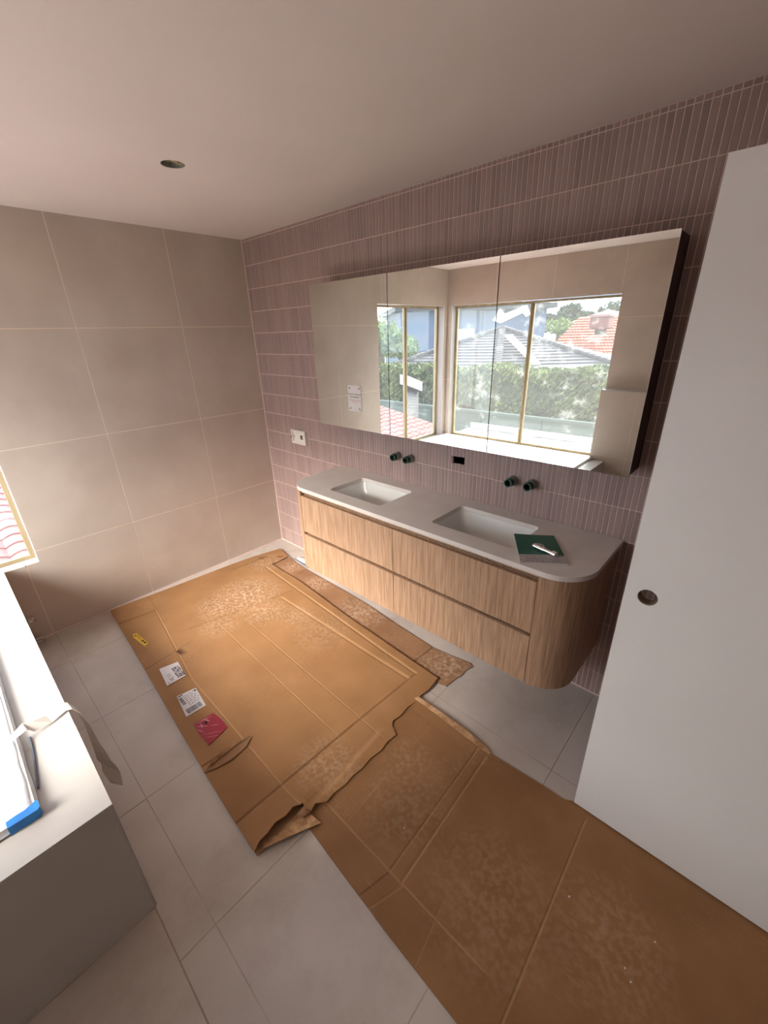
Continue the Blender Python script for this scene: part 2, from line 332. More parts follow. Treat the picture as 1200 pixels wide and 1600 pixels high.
def text(name, s, size, m, parent, origin, right, up, align='LEFT', sx=1, bold=0):
    c = bpy.data.curves.new(name, 'FONT'); c.body = s; c.size = size; c.align_x = align; c.extrude = .0001; c.offset = bold
    o = bpy.data.objects.new(name, c); COL.objects.link(o)
    bpy.context.view_layer.update()
    me = bpy.data.meshes.new_from_object(o.evaluated_get(bpy.context.evaluated_depsgraph_get()))
    bpy.data.objects.remove(o)
    r, u = Vector(right).normalized(), Vector(up).normalized(); nn = r.cross(u)
    mt = Matrix(((r.x * sx, u.x, nn.x, origin[0]), (r.y * sx, u.y, nn.y, origin[1]), (r.z * sx, u.z, nn.z, origin[2]), (0, 0, 0, 1)))
    me.transform(mt); me.materials.clear(); me.materials.append(M[m])
    o = bpy.data.objects.new(name, me); COL.objects.link(o)
    if parent:
        pw = Vector(parent.location) + (Vector(parent.parent.location) if parent.parent else Vector())
        o.parent = parent; o.matrix_parent_inverse = Matrix.Identity(4)
        # parts of an Empty sit at the origin of that Empty's inverse: mesh data is in world space
        if parent.type == 'EMPTY': o.matrix_parent_inverse = Matrix.Translation(-Vector(parent.location))
    return o
def sublink(name, bm, m, parent, **k):
    """mesh in world coordinates below a mesh part (whose own frame is the world frame)"""
    o = link(name, bm, m, None, **k); o.parent = parent; return o

H = 2.328; XE = 3.66; YS = -2.83
# ------------------------------------------------------------------ structure: floor
TS = .002
bm = bmesh.new(); box(bm, -.16, 5.3, -3.0, .16, -.2, -.0007)
floor = struct(link('floor', bm, 'groutdark'), 'pale grey stone floor tiles in large squares')
fx = [.38, .965, 1.55, 2.133, 2.714, 3.3]; fy = [-.535, -1.131, -1.727]
for r in cells(.001, XE, fx, -1.838, -.001, fy, .003):
    tile_shape('floor_tile', [r], lambda a, b, c, d: (a, b, c, d, -.01, 0), 'floortile', floor)
for r in cells(1.944, XE, [2.46, 3.05], YS, -1.842, [-2.33], .0025):
    tile_shape('floor_tile', [r], lambda a, b, c, d: (a, b, c, d, -.01, -.0001), 'floortile', floor)
bm = bmesh.new(); box(bm, XE, 5.2, -2.4, -.0, -.01, 0); link('hall_floor', bm, 'floortile', floor)

# ------------------------------------------------------------------ structure: west wall (x = 0)
WW = (-2.77, -1.668, .497, 1.967)      # opening y0,y1,z0,z1
WB = (.062, 1.812, .497, 1.967)        # south opening x0,x1,z0,z1
def wall_boxes(a0, a1, b0, b1, hole, mk):
    bm = bmesh.new()
    for r in sub([(a0, a1, b0, b1)], hole): box(bm, *mk(*r))
    return bm
west = struct(link('wall_west', wall_boxes(YS, .0, -.02, H, (WW[0] - .0079, WW[1] + .0079, WW[2] - .0079, WW[3] + .0079), lambda a, b, c, d: (-.14, -.0007, a, b, c, d)), 'grout'), 'far wall of large beige stone tiles with pale joints')
for r in cells(YS, 0, [-.5287, -1.131, -1.733, -2.335], 0, H, [.567, 1.172, 1.777], .0042):
    rs = sub([r], WW)
    if rs: tile_shape('wall_tile', rs, lambda a, b, c, d: (-.0075, 0, a, b, c, d), 'walltile', west)
south = struct(link('wall_south', wall_boxes(-.14, XE, -.02, H, (WB[0] - .0079, WB[1] + .0079, WB[2] - .0079, WB[3] + .0079), lambda a, b, c, d: (a, b, YS - .14, YS - .0007, c, d)), 'grout'), 'beige tiled wall with the wide window seen in the mirror')
for r in cells(0, XE, [.6, 1.2, 1.8, 2.4, 3.0], 0, H, [.567, 1.172, 1.777], .0042):
    rs = sub([r], WB)
    if rs: tile_shape('wall_tile', rs, lambda a, b, c, d: (a, b, YS - .0075, YS, c, d), 'walltile', south)
# reveal linings
for nm, a in (('sill_tile', (-.1, -.0076, -2.77, -1.668, .489, .499)), ('reveal_tile', (-.1, -.0076, -1.668, -1.6602, .4992, 1.9668)), ('reveal_tile', (-.1, -.0076, -2.7778, -2.77, .4992, 1.9668)), ('reveal_tile', (-.1, -.0076, -2.7778, -1.6602, 1.967, 1.9748))):
    bx(nm, 'hobtile', west, *a)
for nm, a in (('sill_tile', (.062, 1.812, YS - .1, YS - .0076, .489, .499)), ('reveal_tile', (.0542, .062, YS - .1, YS - .0076, .4992, 1.9668)), ('reveal_tile', (1.812, 1.8198, YS - .1, YS - .0076, .4992, 1.9668)), ('reveal_tile', (.0542, 1.8198, YS - .1, YS - .0076, 1.967, 1.9748))):
    bx(nm, 'hobtile', south, *a)
# low tiled ledge on the south wall beyond the bath
bm = bmesh.new(); box(bm, 1.814, XE, -2.829, -2.7207, .0, 1.16)
nib = struct(link('wall_ledge', bm, 'grout'), 'half-height tiled ledge beside the bath, seen in the right mirror door')
for r in cells(1.812, XE, [2.12, 2.72, 3.32], .0, 1.17, [.567], .0028):
    tile_shape('ledge_tile', [r], lambda a, b, c, d: (a, b, -2.7285, -2.72, c, d), 'walltile', nib)
bx('ledge_top', 'hobtile', nib, 1.808, XE, -2.8292, -2.718, 1.1605, 1.1715)
bx('ledge_end', 'walltile', nib, 1.806, 1.8135, -2.829, -2.7215, .5165, 1.16)

# ------------------------------------------------------------------ structure: north wall (y = 0), narrow pink tiles
HOLE = (1.803, 1.886, 1.041, 1.087)
bm = bmesh.new()
for r in sub([(-.14, XE + .2, -.02, H)], HOLE): box(bm, r[0], r[1], .0012, .14, r[2], r[3])
north = struct(link('wall_north', bm, 'pinkgrout'), 'vanity wall of narrow upright dusty pink tiles')
bx('wall_cavity', 'black', north, 1.78, 1.91, .139, .15, 1.02, 1.11)
SG = .0031
K0 = math.ceil((.001 - PX0) / PP); xs = [0.0] + [PX0 + PP * k for k in range(K0, K0 + 170) if PX0 + PP * k < XE] + [XE]
zs = [H] + [PZ0 - PR * k for k in range(16)] + [0.0]; zs = sorted(z for z in zs if z >= 0)
def project(p):
    v = Vector(p) - CP; c = [sum(CR[i][j] * v[j] for j in range(3)) for i in range(3)]
    return (600 + FPX * c[0] / c[2], 800 + FPX * c[1] / c[2])
def inpoly(p, poly):
    x, y = p; k = False
    for i in range(len(poly)):
        (x0, y0), (x1, y1) = poly[i], poly[i - 1]
        if (y0 > y) != (y1 > y) and x < (x1 - x0) * (y - y0) / (y1 - y0) + x0: k = not k
    return k
def shown(p):
    """does anything big stand between this wall point and the camera?"""
    d = Vector(p) - CP
    t = (-.613 - CP.y) / d.y; q = CP + t * d
    if q.x > 2.833 and q.z < 2.02: return False
    t = (-.1536 - CP.y) / d.y; q = CP + t * d
    if .9 < q.x < 2.69 and 1.18 < q.z < 1.97: return False
    t = (.864 - CP.z) / d.z if abs(d.z) > 1e-6 else -1
    if 0 < t < 1:
        q = CP + t * d
        if .9 < q.x < 2.69 and -.47 < q.y < 0: return False
    t = (-.44 - CP.y) / d.y; q = CP + t * d
    if .92 < q.x < 2.67 and .29 < q.z < .86: return False
    a, b = project(p)
    return 0 < a < 1200 and 0 < b < 1600
sticks = []
for i in range(len(xs) - 1):
    for j in range(len(zs) - 1):
        r = (xs[i] + SG / 2, xs[i + 1] - SG / 2, zs[j] + SG / 2, zs[j + 1] - SG / 2)
        if r[1] - r[0] < .002 or r[3] - r[2] < .002: continue
        rs = sub([r], HOLE)
        if not rs: continue
        cx, cz = (r[0] + r[1]) / 2, (r[2] + r[3]) / 2
        a = 0
        if shown((cx, 0, cz)):
            q = [project(p) for p in ((r[0], 0, r[2]), (r[1], 0, r[2]), (r[1], 0, r[3]), (r[0], 0, r[3]))]
            a = abs(sum(q[k][0] * q[(k + 1) % 4][1] - q[(k + 1) % 4][0] * q[k][1] for k in range(4))) / 2
        sticks.append((a, r, rs))
sticks.sort(key=lambda s: -s[0])
def stick(bm, r, d=0):
    x0, x1, z0, z1 = r; e = .0006
    o = [bm.verts.new((x, .002, z)) for x, z in ((x0, z0), (x1, z0), (x1, z1), (x0, z1))]
    f = [bm.verts.new((x, -.0006 + d, z)) for x, z in ((x0 + e, z0 + e), (x1 - e, z0 + e), (x1 - e, z1 - e), (x0 + e, z1 - e))]
    bm.faces.new(f)
    for k in range(4): bm.faces.new((o[k], o[(k + 1) % 4], f[(k + 1) % 4], f[k]))
for a, r, rs in sticks[:300]:
    bm = bmesh.new()
    for q in rs: stick(bm, q, random.uniform(-.0002, .0002))
    link('pink_tile', bm, 'pink', north)
bm = bmesh.new()
for a, r, rs in sticks[300:]:
    for q in rs: stick(bm, q, random.uniform(-.0002, .0002))
link('pink_tiles', bm, 'pink', north)['kind'] = 'stuff'

# ------------------------------------------------------------------ structure: east wall with the doorway, hallway behind
bm = bmesh.new()
box(bm, XE, XE + .1, -.615, .0, -.02, H); box(bm, XE, XE + .1, -2.97, -1.47, -.02, H); box(bm, XE, XE + .1, -1.47, -.615, 2.06, H)
struct(link('wall_east', bm, 'whitewall'))
bm = bmesh.new()
box(bm, 5.2, 5.3, -2.5, .14, -.02, H); box(bm, XE + .1, 5.2, -2.5, -2.4, -.02, H); box(bm, XE + .1, 5.2, .0, .14, -.02, H)
struct(link('wall_hallway', bm, 'whitewall'))
bm = bmesh.new()
for y0, y1 in ((-.615, -.555), (-1.53, -1.47)): box(bm, XE - .015, XE, y0, y1, 0, 2.12)
box(bm, XE - .015, XE, -1.53, -.555, 2.06, 2.12)
struct(link('trim_1', bm, 'door'))

# ------------------------------------------------------------------ structure: ceiling with the empty downlight hole
HC = (1.068, -.905); HR = .045
circ = [(HC[0] + HR * math.cos(2 * math.pi * i / 32), HC[1] + HR * math.sin(2 * math.pi * i / 32)) for i in range(32)]
bm = bmesh.new(); prism(bm, [(-.14, -2.97), (5.3, -2.97), (5.3, .14), (-.14, .14)], H, H + .013, [circ])
ceil = struct(link('ceiling', bm, 'plaster'), 'pale pinkish-white plaster ceiling')
bx('cover_slab', 'insul', ceil, -.16, 5.32, -3.0, .16, H + .12, H + .2)  # unseen cap above the ceiling, added to block outside light
bm = bmesh.new()
box(bm, -.16, -.14, -2.99, .16, H + .0131, H + .12); box(bm, 5.3, 5.32, -2.99, .16, H + .0131, H + .12)
box(bm, -.14, 5.3, -2.99, -2.97, H + .0131, H + .12); box(bm, -.14, 5.3, .14, .16, H + .0131, H + .12)
link('light_block_rim', bm, 'insul', ceil)  # sides of the added light-blocking cap, out of view
ht = thing('downlight_cutout', 'small round empty downlight hole cut in the ceiling', 'light hole', (HC[0], HC[1], H))
bm = bmesh.new(); tube(bm, (*HC, H + .0005), (*HC, H + .05), HR - .0005, HR - .003, 32); link('cut_rim', bm, 'greyplastic', ht)
bm = bmesh.new(); bmesh.ops.create_uvsphere(bm, u_segments=20, v_segments=10, radius=.05)
for v in bm.verts:
    v.co.z *= .45; v.co += .012 * noise.noise_vector(v.co * 40); v.co += Vector((HC[0] - .006, HC[1] + .012, H + .034))
link('insulation_wad', bm, 'insul', ht, smooth=True)
bm = bmesh.new(); cyl(bm, (HC[0] + .02, HC[1] - .03, H + .03), (HC[0] + .03, HC[1] + .03, H + .024), .004); link('cable_end', bm, 'whiteplastic', ht)
# thin sealant bead at floor and corner
bm = bmesh.new(); box(bm, .0, XE, -.006, -.0007, .0002, .006); box(bm, .0003, .006, -1.83, -.006, .0002, .006); struct(link('trim_2', bm, 'pinkgrout'))
bm = bmesh.new(); box(bm, .0002, .005, -.005, -.0007, .006, H - .001); struct(link('trim_3', bm, 'pinkgrout'))

# ------------------------------------------------------------------ windows
def win(name, axis, a0, a1, z0, z1, c, mulls, label):
    """frame in the plane axis=c"""
    t = bpy.data.objects.new(name, None); COL.objects.link(t); t['kind'] = 'structure'; t['label'] = label
    mk = (lambda a, b, lo, hi, p, q: (p, q, a, b, lo, hi)) if axis == 'x' else (lambda a, b, lo, hi, p, q: (a, b, p, q, lo, hi))
    w = .022; p, q = c - .03, c + .0
    for nm, r in (('frame_jamb', (a0, a0 + w, z0, z1)), ('frame_jamb', (a1 - w, a1, z0, z1)), ('frame_head', (a0 + w, a1 - w, z1 - w, z1)), ('frame_sill', (a0 + w, a1 - w, z0, z0 + w))):
        bx(nm, 'timber', t, *mk(*r, p, q))
    ed = [a0 + w]
    for m in mulls:
        bx('mullion', 'timber', t, *mk(m - .02, m - .002, z0 + w, z1 - w, p, q)); bx('mullion', 'timber', t, *mk(m + .002, m + .02, z0 + w, z1 - w, p, q - .006))
        bx('mullion_groove', 'doorcore', t, *mk(m - .002, m + .002, z0 + w, z1 - w, p + .005, q - .012))
        ed += [m - .02, m + .02]
    ed.append(a1 - w)
    for i in range(0, len(ed), 2): bx('pane', 'glass', t, *mk(ed[i] , ed[i + 1], z0 + w, z1 - w, c - .018, c - .014))
    return t
win('window_1', 'x', -2.768, -1.67, .5, 1.965, -.085, [-2.19], 'timber-framed window in the far wall at the left edge')
win('window_2', 'y', .064, 1.81, .5, 1.965, YS - .085, [.975], 'wide timber-framed window over the bath, seen in the mirror')

# ------------------------------------------------------------------ bath surround
HZ = .5155; HY = -1.833; HX = 1.94
BT = (.13, 1.80, -2.72, -1.992)   # hole for the tub
bm = bmesh.new()
for r in sub([(.002, HX - .0008, -2.828, HY - .0008)], (BT[0] + .02, BT[1] - .02, BT[2] + .02, BT[3] - .02)): box(bm, r[0], r[1], r[2], r[3], .0, HZ - .0008)
hob = tag(link('bath_surround', bm, 'grout'), 'raised stone-tiled bath surround along the left under the windows', 'bath surround')
for r in cells(.001, HX, [.33, .94, 1.553], -2.829, HY, [-2.43], .0028):
    rs = sub([r], (BT[0] + .01, BT[1] - .01, BT[2] + .01, BT[3] - .01))
    if rs: tile_shape('top_tile', rs, lambda a, b, c, d: (a, b, c, d, HZ - .009, HZ), 'hobtile', hob)
for r in cells(.001, HX, [.33, .94, 1.553], .002, HZ - .0095, [], .0028):
    tile_shape('front_tile', [r], lambda a, b, c, d: (a, b, HY - .0085, HY, c, d), 'hobtile', hob)
tile_shape('end_tile', [(-2.718, HY - .009, .002, HZ - .0095)], lambda a, b, c, d: (HX - .0085, HX, a, b, c, d), 'hobtile', hob)
bm = bmesh.new(); box(bm, HX - .002, HX + .0006, HY - .003, HY + .0006, .002, HZ - .0005); link('corner_trim', bm, 'cap', hob)

# bathtub
bt = thing('bathtub', 'white built-in bathtub set in the tiled surround below the window', 'bathtub', (.97, -2.35, HZ))
RZ = .541
out = rrect(.105, 1.822, -2.735, -1.976, .012); inn = rrect(.20, 1.75, -2.66, -2.04, .09)
bm = bmesh.new(); prism(bm, out, HZ + .0003, RZ, [inn]); link('rim', bm, 'ceramic', bt)
bm = bmesh.new(); prev = None
for k in range(9):
    t_ = k / 8; ins = .13 * t_ ** 2.2 + .004; z = RZ - .004 - .42 * math.sin(t_ * math.pi / 2)
    lp = rrect(.204 + ins * 1.6, 1.746 - ins * 1.6, -2.656 + ins, -2.044 - ins, .086)
    ring = [bm.verts.new((x, y, z)) for x, y in lp]
    if prev:
        for i in range(len(ring)): bm.faces.new((prev[i], prev[(i + 1) % len(ring)], ring[(i + 1) % len(ring)], ring[i]))
    prev = ring
bm.faces.new(prev); link('basin_shell', bm, 'ceramic', bt, smooth=True)

# protective film stretched over the tub
bm = bmesh.new(); NX, NY = 110, 56
g = []
for i in range(NX + 1):
    row = []
    for j in range(NY + 1):
        u, v = i / NX, j / NY
        x = .099 + u * (1.828 - .099); y = -2.741 + v * (-1.970 + 2.741)
        ex = min(x - .105, 1.8225 - x); ey = min(y + 2.735, -1.9755 - y); e = min(ex, ey)
        z = RZ + .003
        if e < 0: z = RZ + .002 + max(e, -.0055) * 3.8
        if e > .05: z -= .018 * min(1, (e - .05) / .2)
        nz = noise.noise(Vector((x * 9, y * 9, 0))) * .006 + noise.noise(Vector((x * 26, y * 22, 3))) * .004
        w = abs(noise.noise(Vector((x * 5 + y * 4, y * 7 - x * 2, 7)))); nz += .012 * max(0, .12 - w) / .12
        if e < .07 and e >= 0: nz = abs(nz) * .35 * min(1, e / .04)
        if e < 0: nz = 0; x += .0 
        row.append(bm.verts.new((x + (noise.noise(Vector((y * 12, 1, 2))) * .0016 if ex < .03 else 0), y + (noise.noise(Vector((x * 12, 5, 2))) * .002 if ey < .03 else 0), z + nz)))
    g.append(row)
for i in range(NX):
    for j in range(NY): bm.faces.new((g[i][j], g[i + 1][j], g[i + 1][j + 1], g[i][j + 1]))
film = tag(link('protective_film', bm, 'film', smooth=True), 'crinkled white protective film covering the bathtub', 'plastic sheet')
def ribbon(name, rows, m, label=None, cat=None, th=.0006, parent=None):
    bm = bmesh.new(); vs = [(bm.verts.new(a), bm.verts.new(b)) for a, b in rows]
    for i in range(len(vs) - 1): bm.faces.new((vs[i][0], vs[i][1], vs[i + 1][1], vs[i + 1][0]))
    o = link(name, bm, m, parent)
    md = o.modifiers.new('s', 'SOLIDIFY'); md.thickness = th; md.offset = 0
    if label: tag(o, label, cat)
    return o
# loose strip of masking tape hanging over the edge
R1 = [((1.50, -1.992, .555), (1.52, -1.985, .552)), ((1.462, -1.95, .556), (1.495, -1.945, .549)), ((1.466, -1.93, .548), (1.50, -1.93, .530)),
      ((1.452, -1.89, .532), (1.488, -1.882, .522)), ((1.43, -1.85, .530), (1.468, -1.84, .523)), ((1.43, -1.828, .525), (1.472, -1.822, .519)),
      ((1.445, -1.815, .505), (1.49, -1.806, .495)), ((1.49, -1.810, .465), (1.53, -1.797, .46)), ((1.54, -1.812, .42), (1.57, -1.795, .42)),
      ((1.57, -1.815, .385), (1.62, -1.788, .39)), ((1.585, -1.818, .36), (1.64, -1.786, .365)), ((1.60, -1.812, .345), (1.645, -1.780, .345)),
      ((1.61, -1.818, .32), (1.655, -1.776, .315)), ((1.63, -1.812, .29), (1.665, -1.78, .285)), ((1.635, -1.810, .275), (1.67, -1.784, .268))]
ribbon('tape_strip', R1, 'tape', 'loose white plastic tape strip trailing from the film over the edge', 'tape')
ribbon('film_fold', [((1.50, -1.948, .5175), (1.50, -1.944, .5205)), ((1.58, -1.952, .517), (1.58, -1.948, .521)), ((1.73, -1.9655, .517), (1.73, -1.9615, .521))], 'darkline', 'thin grey folded cord of film lying beside the bathtub rim', 'plastic strip', .003)
# blue tape over the front corner of the tub
bm = bmesh.new()
TP = [(-1.964, .5185), (-1.964, .5535), (-1.975, .5545)]
def quad(bm, *p): return bm.faces.new([bm.verts.new(q) for q in p])
zt = RZ + .0055
ys_ = [-1.9745, -1.985, -2.0, -2.02, -2.0385]
wv = [-.006, 0, .004, .003, .006]
top = [(1.803 + wv[i], ys_[i], zt + .0005) for i in range(5)]; edg = [(1.8300, ys_[i], zt - .001) for i in range(5)]; bot = [(1.8312, ys_[i], HZ + .001 + (.001 if i % 2 else 0)) for i in range(5)]
for i in range(4): quad(bm, top[i], top[i + 1], edg[i + 1], edg[i]); quad(bm, edg[i], edg[i + 1], bot[i + 1], bot[i])
quad(bm, edg[0], (1.824, -1.9685, zt - .001), (1.8245, -1.9685, HZ + .004), bot[0])
quad(bm, top[0], edg[0], (1.824, -1.9685, zt - .001), (1.80, -1.9685, zt))
bmesh.ops.remove_doubles(bm, verts=bm.verts, dist=1e-4)
o = link('blue_tape', bm, 'bluetape'); md = o.modifiers.new('s', 'SOLIDIFY'); md.thickness = .0008; md.offset = 0
tag(o, 'bright blue masking tape wrapped over the near bathtub corner', 'tape')

# two small plastic clips on the surround's front face, next to the far wall
for k, (x, z, lb) in enumerate(((.05, .175, 'small white plastic clip by the far wall, upper of the two'), (.085, .045, 'small white plastic clip by the far wall, lower of the two'))):
    c = thing('tile_clip', lb, 'clip', (x, HY, z), 'plastic clips beside the bath surround')
    bm = bmesh.new()
    y1 = HY + .004; w = .044
    box(bm, x - .022, x - .012, HY + .0005, HY + w, z - .004, z + .004); box(bm, x + .012, x + .022, HY + .0005, HY + w, z - .004, z + .004); box(bm, x - .022, x + .022, HY + w - .009, HY + w, z - .004, z + .004)
    link('clip_loop', bm, 'whiteplastic', c)
    bm = bmesh.new(); box(bm, x - .026, x + .026, HY + .0003, HY + .010, z - .012, z + .012, bev=.002); link('clip_base', bm, 'greyplastic', c)

# ------------------------------------------------------------------ vanity
VX0, VX1, VY, VZ = .915, 2.672, -.452, .292; ZT = .864; ZB = ZT - .022
van = thing('vanity_cabinet', 'wall-hung oak veneer double vanity cabinet with rounded ends', 'cabinet', (1.79, -.2, VZ))
RR = .15; RL = .095
def curve_pts(side, r, inset=0):
    """quarter round from front to side"""
    P = []
    for i in range(17):
        a = math.radians(90 * i / 16)
        if side > 0: P.append((VX1 - r + (r - inset) * math.sin(a), VY + r - (r - inset) * math.cos(a)))
        else: P.append((VX0 + r - (r - inset) * math.sin(a), VY + r - (r - inset) * math.cos(a)))
    return P
def panel(side, xs_):
    RQ = RR if side > 0 else RL
    o_ = [(xs_, VY)] + curve_pts(side, RQ); xe = VX1 if side > 0 else VX0
    o_.append((xe, -.001)); ti = .018
    i_ = [(xe - side * ti, -.001)] + curve_pts(side, RQ, ti)[::-1] + [(xs_, VY + ti)]
    if side < 0: o_, i_ = o_[::-1], i_[::-1]; o_, i_ = i_, o_
    bm = bmesh.new(); prism(bm, o_ + i_, VZ, ZB - .0003)
    return bm
link('curved_end_panel', panel(1, 2.5195), 'oak', van); link('curved_end_panel', panel(-1, 1.0105), 'oak', van)
dx = (1.0125, 1.7645, 1.7675, 2.5175)
Z1, Z2, Z3, Z4 = VZ, .536, .556, .800
for (x0, x1) in ((dx[0], dx[1]), (dx[2], dx[3])):
    for (z0, z1) in ((Z1, Z2), (Z3, Z4)):
        bx('drawer_front', 'oak', van, x0, x1, VY, VY + .019, z0, z1, bev=.0012)
bx('shadow_channel', 'oak', van, 1.011, 2.519, VY + .028, VY + .04, .3, .802)
bx('top_rail', 'oak', van, 1.011, 2.519, VY + .016, VY + .034, .8145, ZB - .0003)
bm = bmesh.new(); o_ = curve_pts(-1, RL, .0185); q_ = curve_pts(1, RR, .0185)
prism(bm, [(VX0 + .0185, -.003)] + o_[::-1] + q_ + [(VX1 - .0185, -.003)], VZ + .002, VZ + .016)
link('base_board', bm, 'oak', van)
bm = bmesh.new(); box(bm, 1.011, 2.519, -.02, -.002, VZ + .02, ZB - .01); link('back_board', bm, 'brown', van)

BO = (.905, 2.692, -.47, -.001)
def bench_outline():
    x0, x1, y0, y1 = BO; r = .155; P = [(x1, y1), (x0, y1)]
    for i in range(17):
        a = math.radians(180 + 90 * i / 16); P.append((x0 + r + r * math.cos(a), y0 + r + r * math.sin(a)))
    for i in range(17):
        a = math.radians(270 + 90 * i / 16); P.append((x1 - r + r * math.cos(a), y0 + r + r * math.sin(a)))
    return P
BAS = [(1.206, 1.617, -.379, -.100), (1.944, 2.366, -.372, -.101)]
bm = bmesh.new(); prism(bm, bench_outline(), ZB, ZT, [rrect(*b, .022) for b in BAS])
bench = tag(link('benchtop', bm, 'bench'), 'pale grey stone benchtop with rounded front corners on the vanity', 'benchtop')
mdb = bench.modifiers.new('b', 'BEVEL'); mdb.width = .0015; mdb.segments = 2; mdb.limit_method = 'ANGLE'; mdb.angle_limit = math.radians(60)
for k, b in enumerate(BAS):
    cx, cy = (b[0] + b[1]) / 2, (b[2] + b[3]) / 2
    t = thing('basin', ('left', 'right')[k] + (' white undermount basin, farther from the door' if k == 0 else ' white undermount basin, with the green booklet over its corner'), 'basin', (cx, cy, ZB - .13), 'undermount basins')
    bm = bmesh.new(); prev = None
    prof = [(-.02, ZB - .0005, .03), (.004, ZB - .0005, .022), (.006, ZB - .006, .024), (.012, ZB - .05, .03), (.022, ZB - .09, .045), (.045, ZB - .118, .055), (.075, ZB - .128, .05), (.10, ZB - .132, .03)]
    for ins, z, r in prof:
        lp = rrect(b[0] + ins * 1.15, b[1] - ins * 1.15, b[2] + ins, b[3] - ins * (.85), max(r, .012))
        ring = [bm.verts.new((x, y, z)) for x, y in lp]
        if prev:
            for i in range(len(ring)): bm.faces.new((prev[i], prev[(i + 1) % len(ring)], ring[(i + 1) % len(ring)], ring[i]))
        prev = ring
    bm.faces.new(prev); o = link('bowl', bm, 'ceramic', t, smooth=True)
    md = o.modifiers.new('s', 'SOLIDIFY'); md.thickness = .006; md.offset = -1
    bm = bmesh.new(); cyl(bm, (cx, cy, ZB - .1315), (cx, cy, ZB - .129), .022); link('waste_hole', bm, 'black', t)

# booklet and fitting on the bench
bk = thing('instruction_booklet', 'green booklet with silver oval lying on the benchtop over the basin corner', 'booklet', (2.45, -.31, ZT))
c4 = [Vector((2.314, -.254)), Vector((2.452, -.157)), Vector((2.592, -.357)), Vector((2.447, -.463))]
def bl(u, v): # u along first edge, v down
    return (c4[0].lerp(c4[1], u)).lerp(c4[3].lerp(c4[2], u), v)
def bookz(u, v): return .0035 * math.exp(-((u) ** 2 + (v * .8) ** 2) * 10) + .0012 * math.sin(v * 3)
def bsheet(name, u0, u1, v0, v1, z, m, th, N=10, parent=bk):
    bm = bmesh.new(); g = [[None] * (N + 1) for _ in range(N + 1)]
    for i in range(N + 1):
        for j in range(N + 1):
            u, v = u0 + (u1 - u0) * i / N, v0 + (v1 - v0) * j / N; p = bl(u, v)
            g[i][j] = bm.verts.new((p.x, p.y, z + bookz(u, v)))
    fs = [bm.faces.new((g[i][j], g[i + 1][j], g[i + 1][j + 1], g[i][j + 1])) for i in range(N) for j in range(N)]
    r = bmesh.ops.extrude_face_region(bm, geom=fs)
    for v in r['geom']:
        if isinstance(v, bmesh.types.BMVert): v.co.z += th
    return link(name, bm, m, parent)
bsheet('pages', .004, .996, .004, .996, ZT + .0006, 'paper', .0045)
bsheet('back_cover', 0, 1, 0, 1, ZT + .0002, 'bookwhite', .0004)
bsheet('cover_green_field', 0, 1, 0, .74, ZT + .0051, 'green', .0004)
pc = bsheet('cover_white_strip', 0, 1, .74, 1, ZT + .0051, 'bookwhite', .0004)
bm = bmesh.new(); vs = []
for i in range(32):
    a = 2 * math.pi * i / 32; p = bl(.5 + .15 * math.cos(a), .43 + .10 * math.sin(a)); uu, vv = .5 + .15 * math.cos(a), .43 + .10 * math.sin(a); vs.append(bm.verts.new((p.x, p.y, ZT + .0057 + bookz(uu, vv))))
bm.faces.new(vs); link('silver_oval', bm, 'silver', bk)
bm = bmesh.new(); rq = random.Random(2)
for v0 in (.80, .865, .93):
    u = .12
    while u < .80:
        w_ = rq.uniform(.03, .09); hh = .010
        pp = [bl(u, v0), bl(u + w_, v0), bl(u + w_, v0 + hh), bl(u, v0 + hh)]
        quad(bm, *[(p.x, p.y, ZT + .0059 + bookz(u, v0)) for p in pp]); u += w_ + rq.uniform(.012, .05)
link('print', bm, 'greyink', bk)
ft = thing('chrome_fitting', 'small chrome plumbing fitting lying on the green booklet', 'fitting', (2.49, -.335, ZT + .008))
def along(p, q, t): return Vector(p).lerp(Vector(q), t)
A_, B_ = Vector((2.438, -.322, ZT + .0185)), Vector((2.536, -.344, ZT + .0185))
bm = bmesh.new(); tube(bm, A_, along(A_, B_, .5), .0105, .007, 20); link('threaded_sleeve', bm, 'chrome', ft)
bm = bmesh.new(); cyl(bm, along(A_, B_, .4), along(A_, B_, .86), .008, .0075, 20); link('shaft', bm, 'chrome', ft)
bm = bmesh.new()
for k in range(4): tube(bm, along(A_, B_, .06 + .1 * k), along(A_, B_, .10 + .1 * k), .0115, .0103, 20)
link('thread_rings', bm, 'chrome', ft)
bm = bmesh.new(); cyl(bm, along(A_, B_, .84), along(A_, B_, 1), .0125, .0125, 20); link('end_cap', bm, 'chrome', ft)
bm = bmesh.new(); cyl(bm, along(A_, B_, .3) + Vector((0, 0, -.001)), along(A_, B_, .3) + Vector((0, 0, .0118)), .003); link('set_screw', bm, 'black', ft)

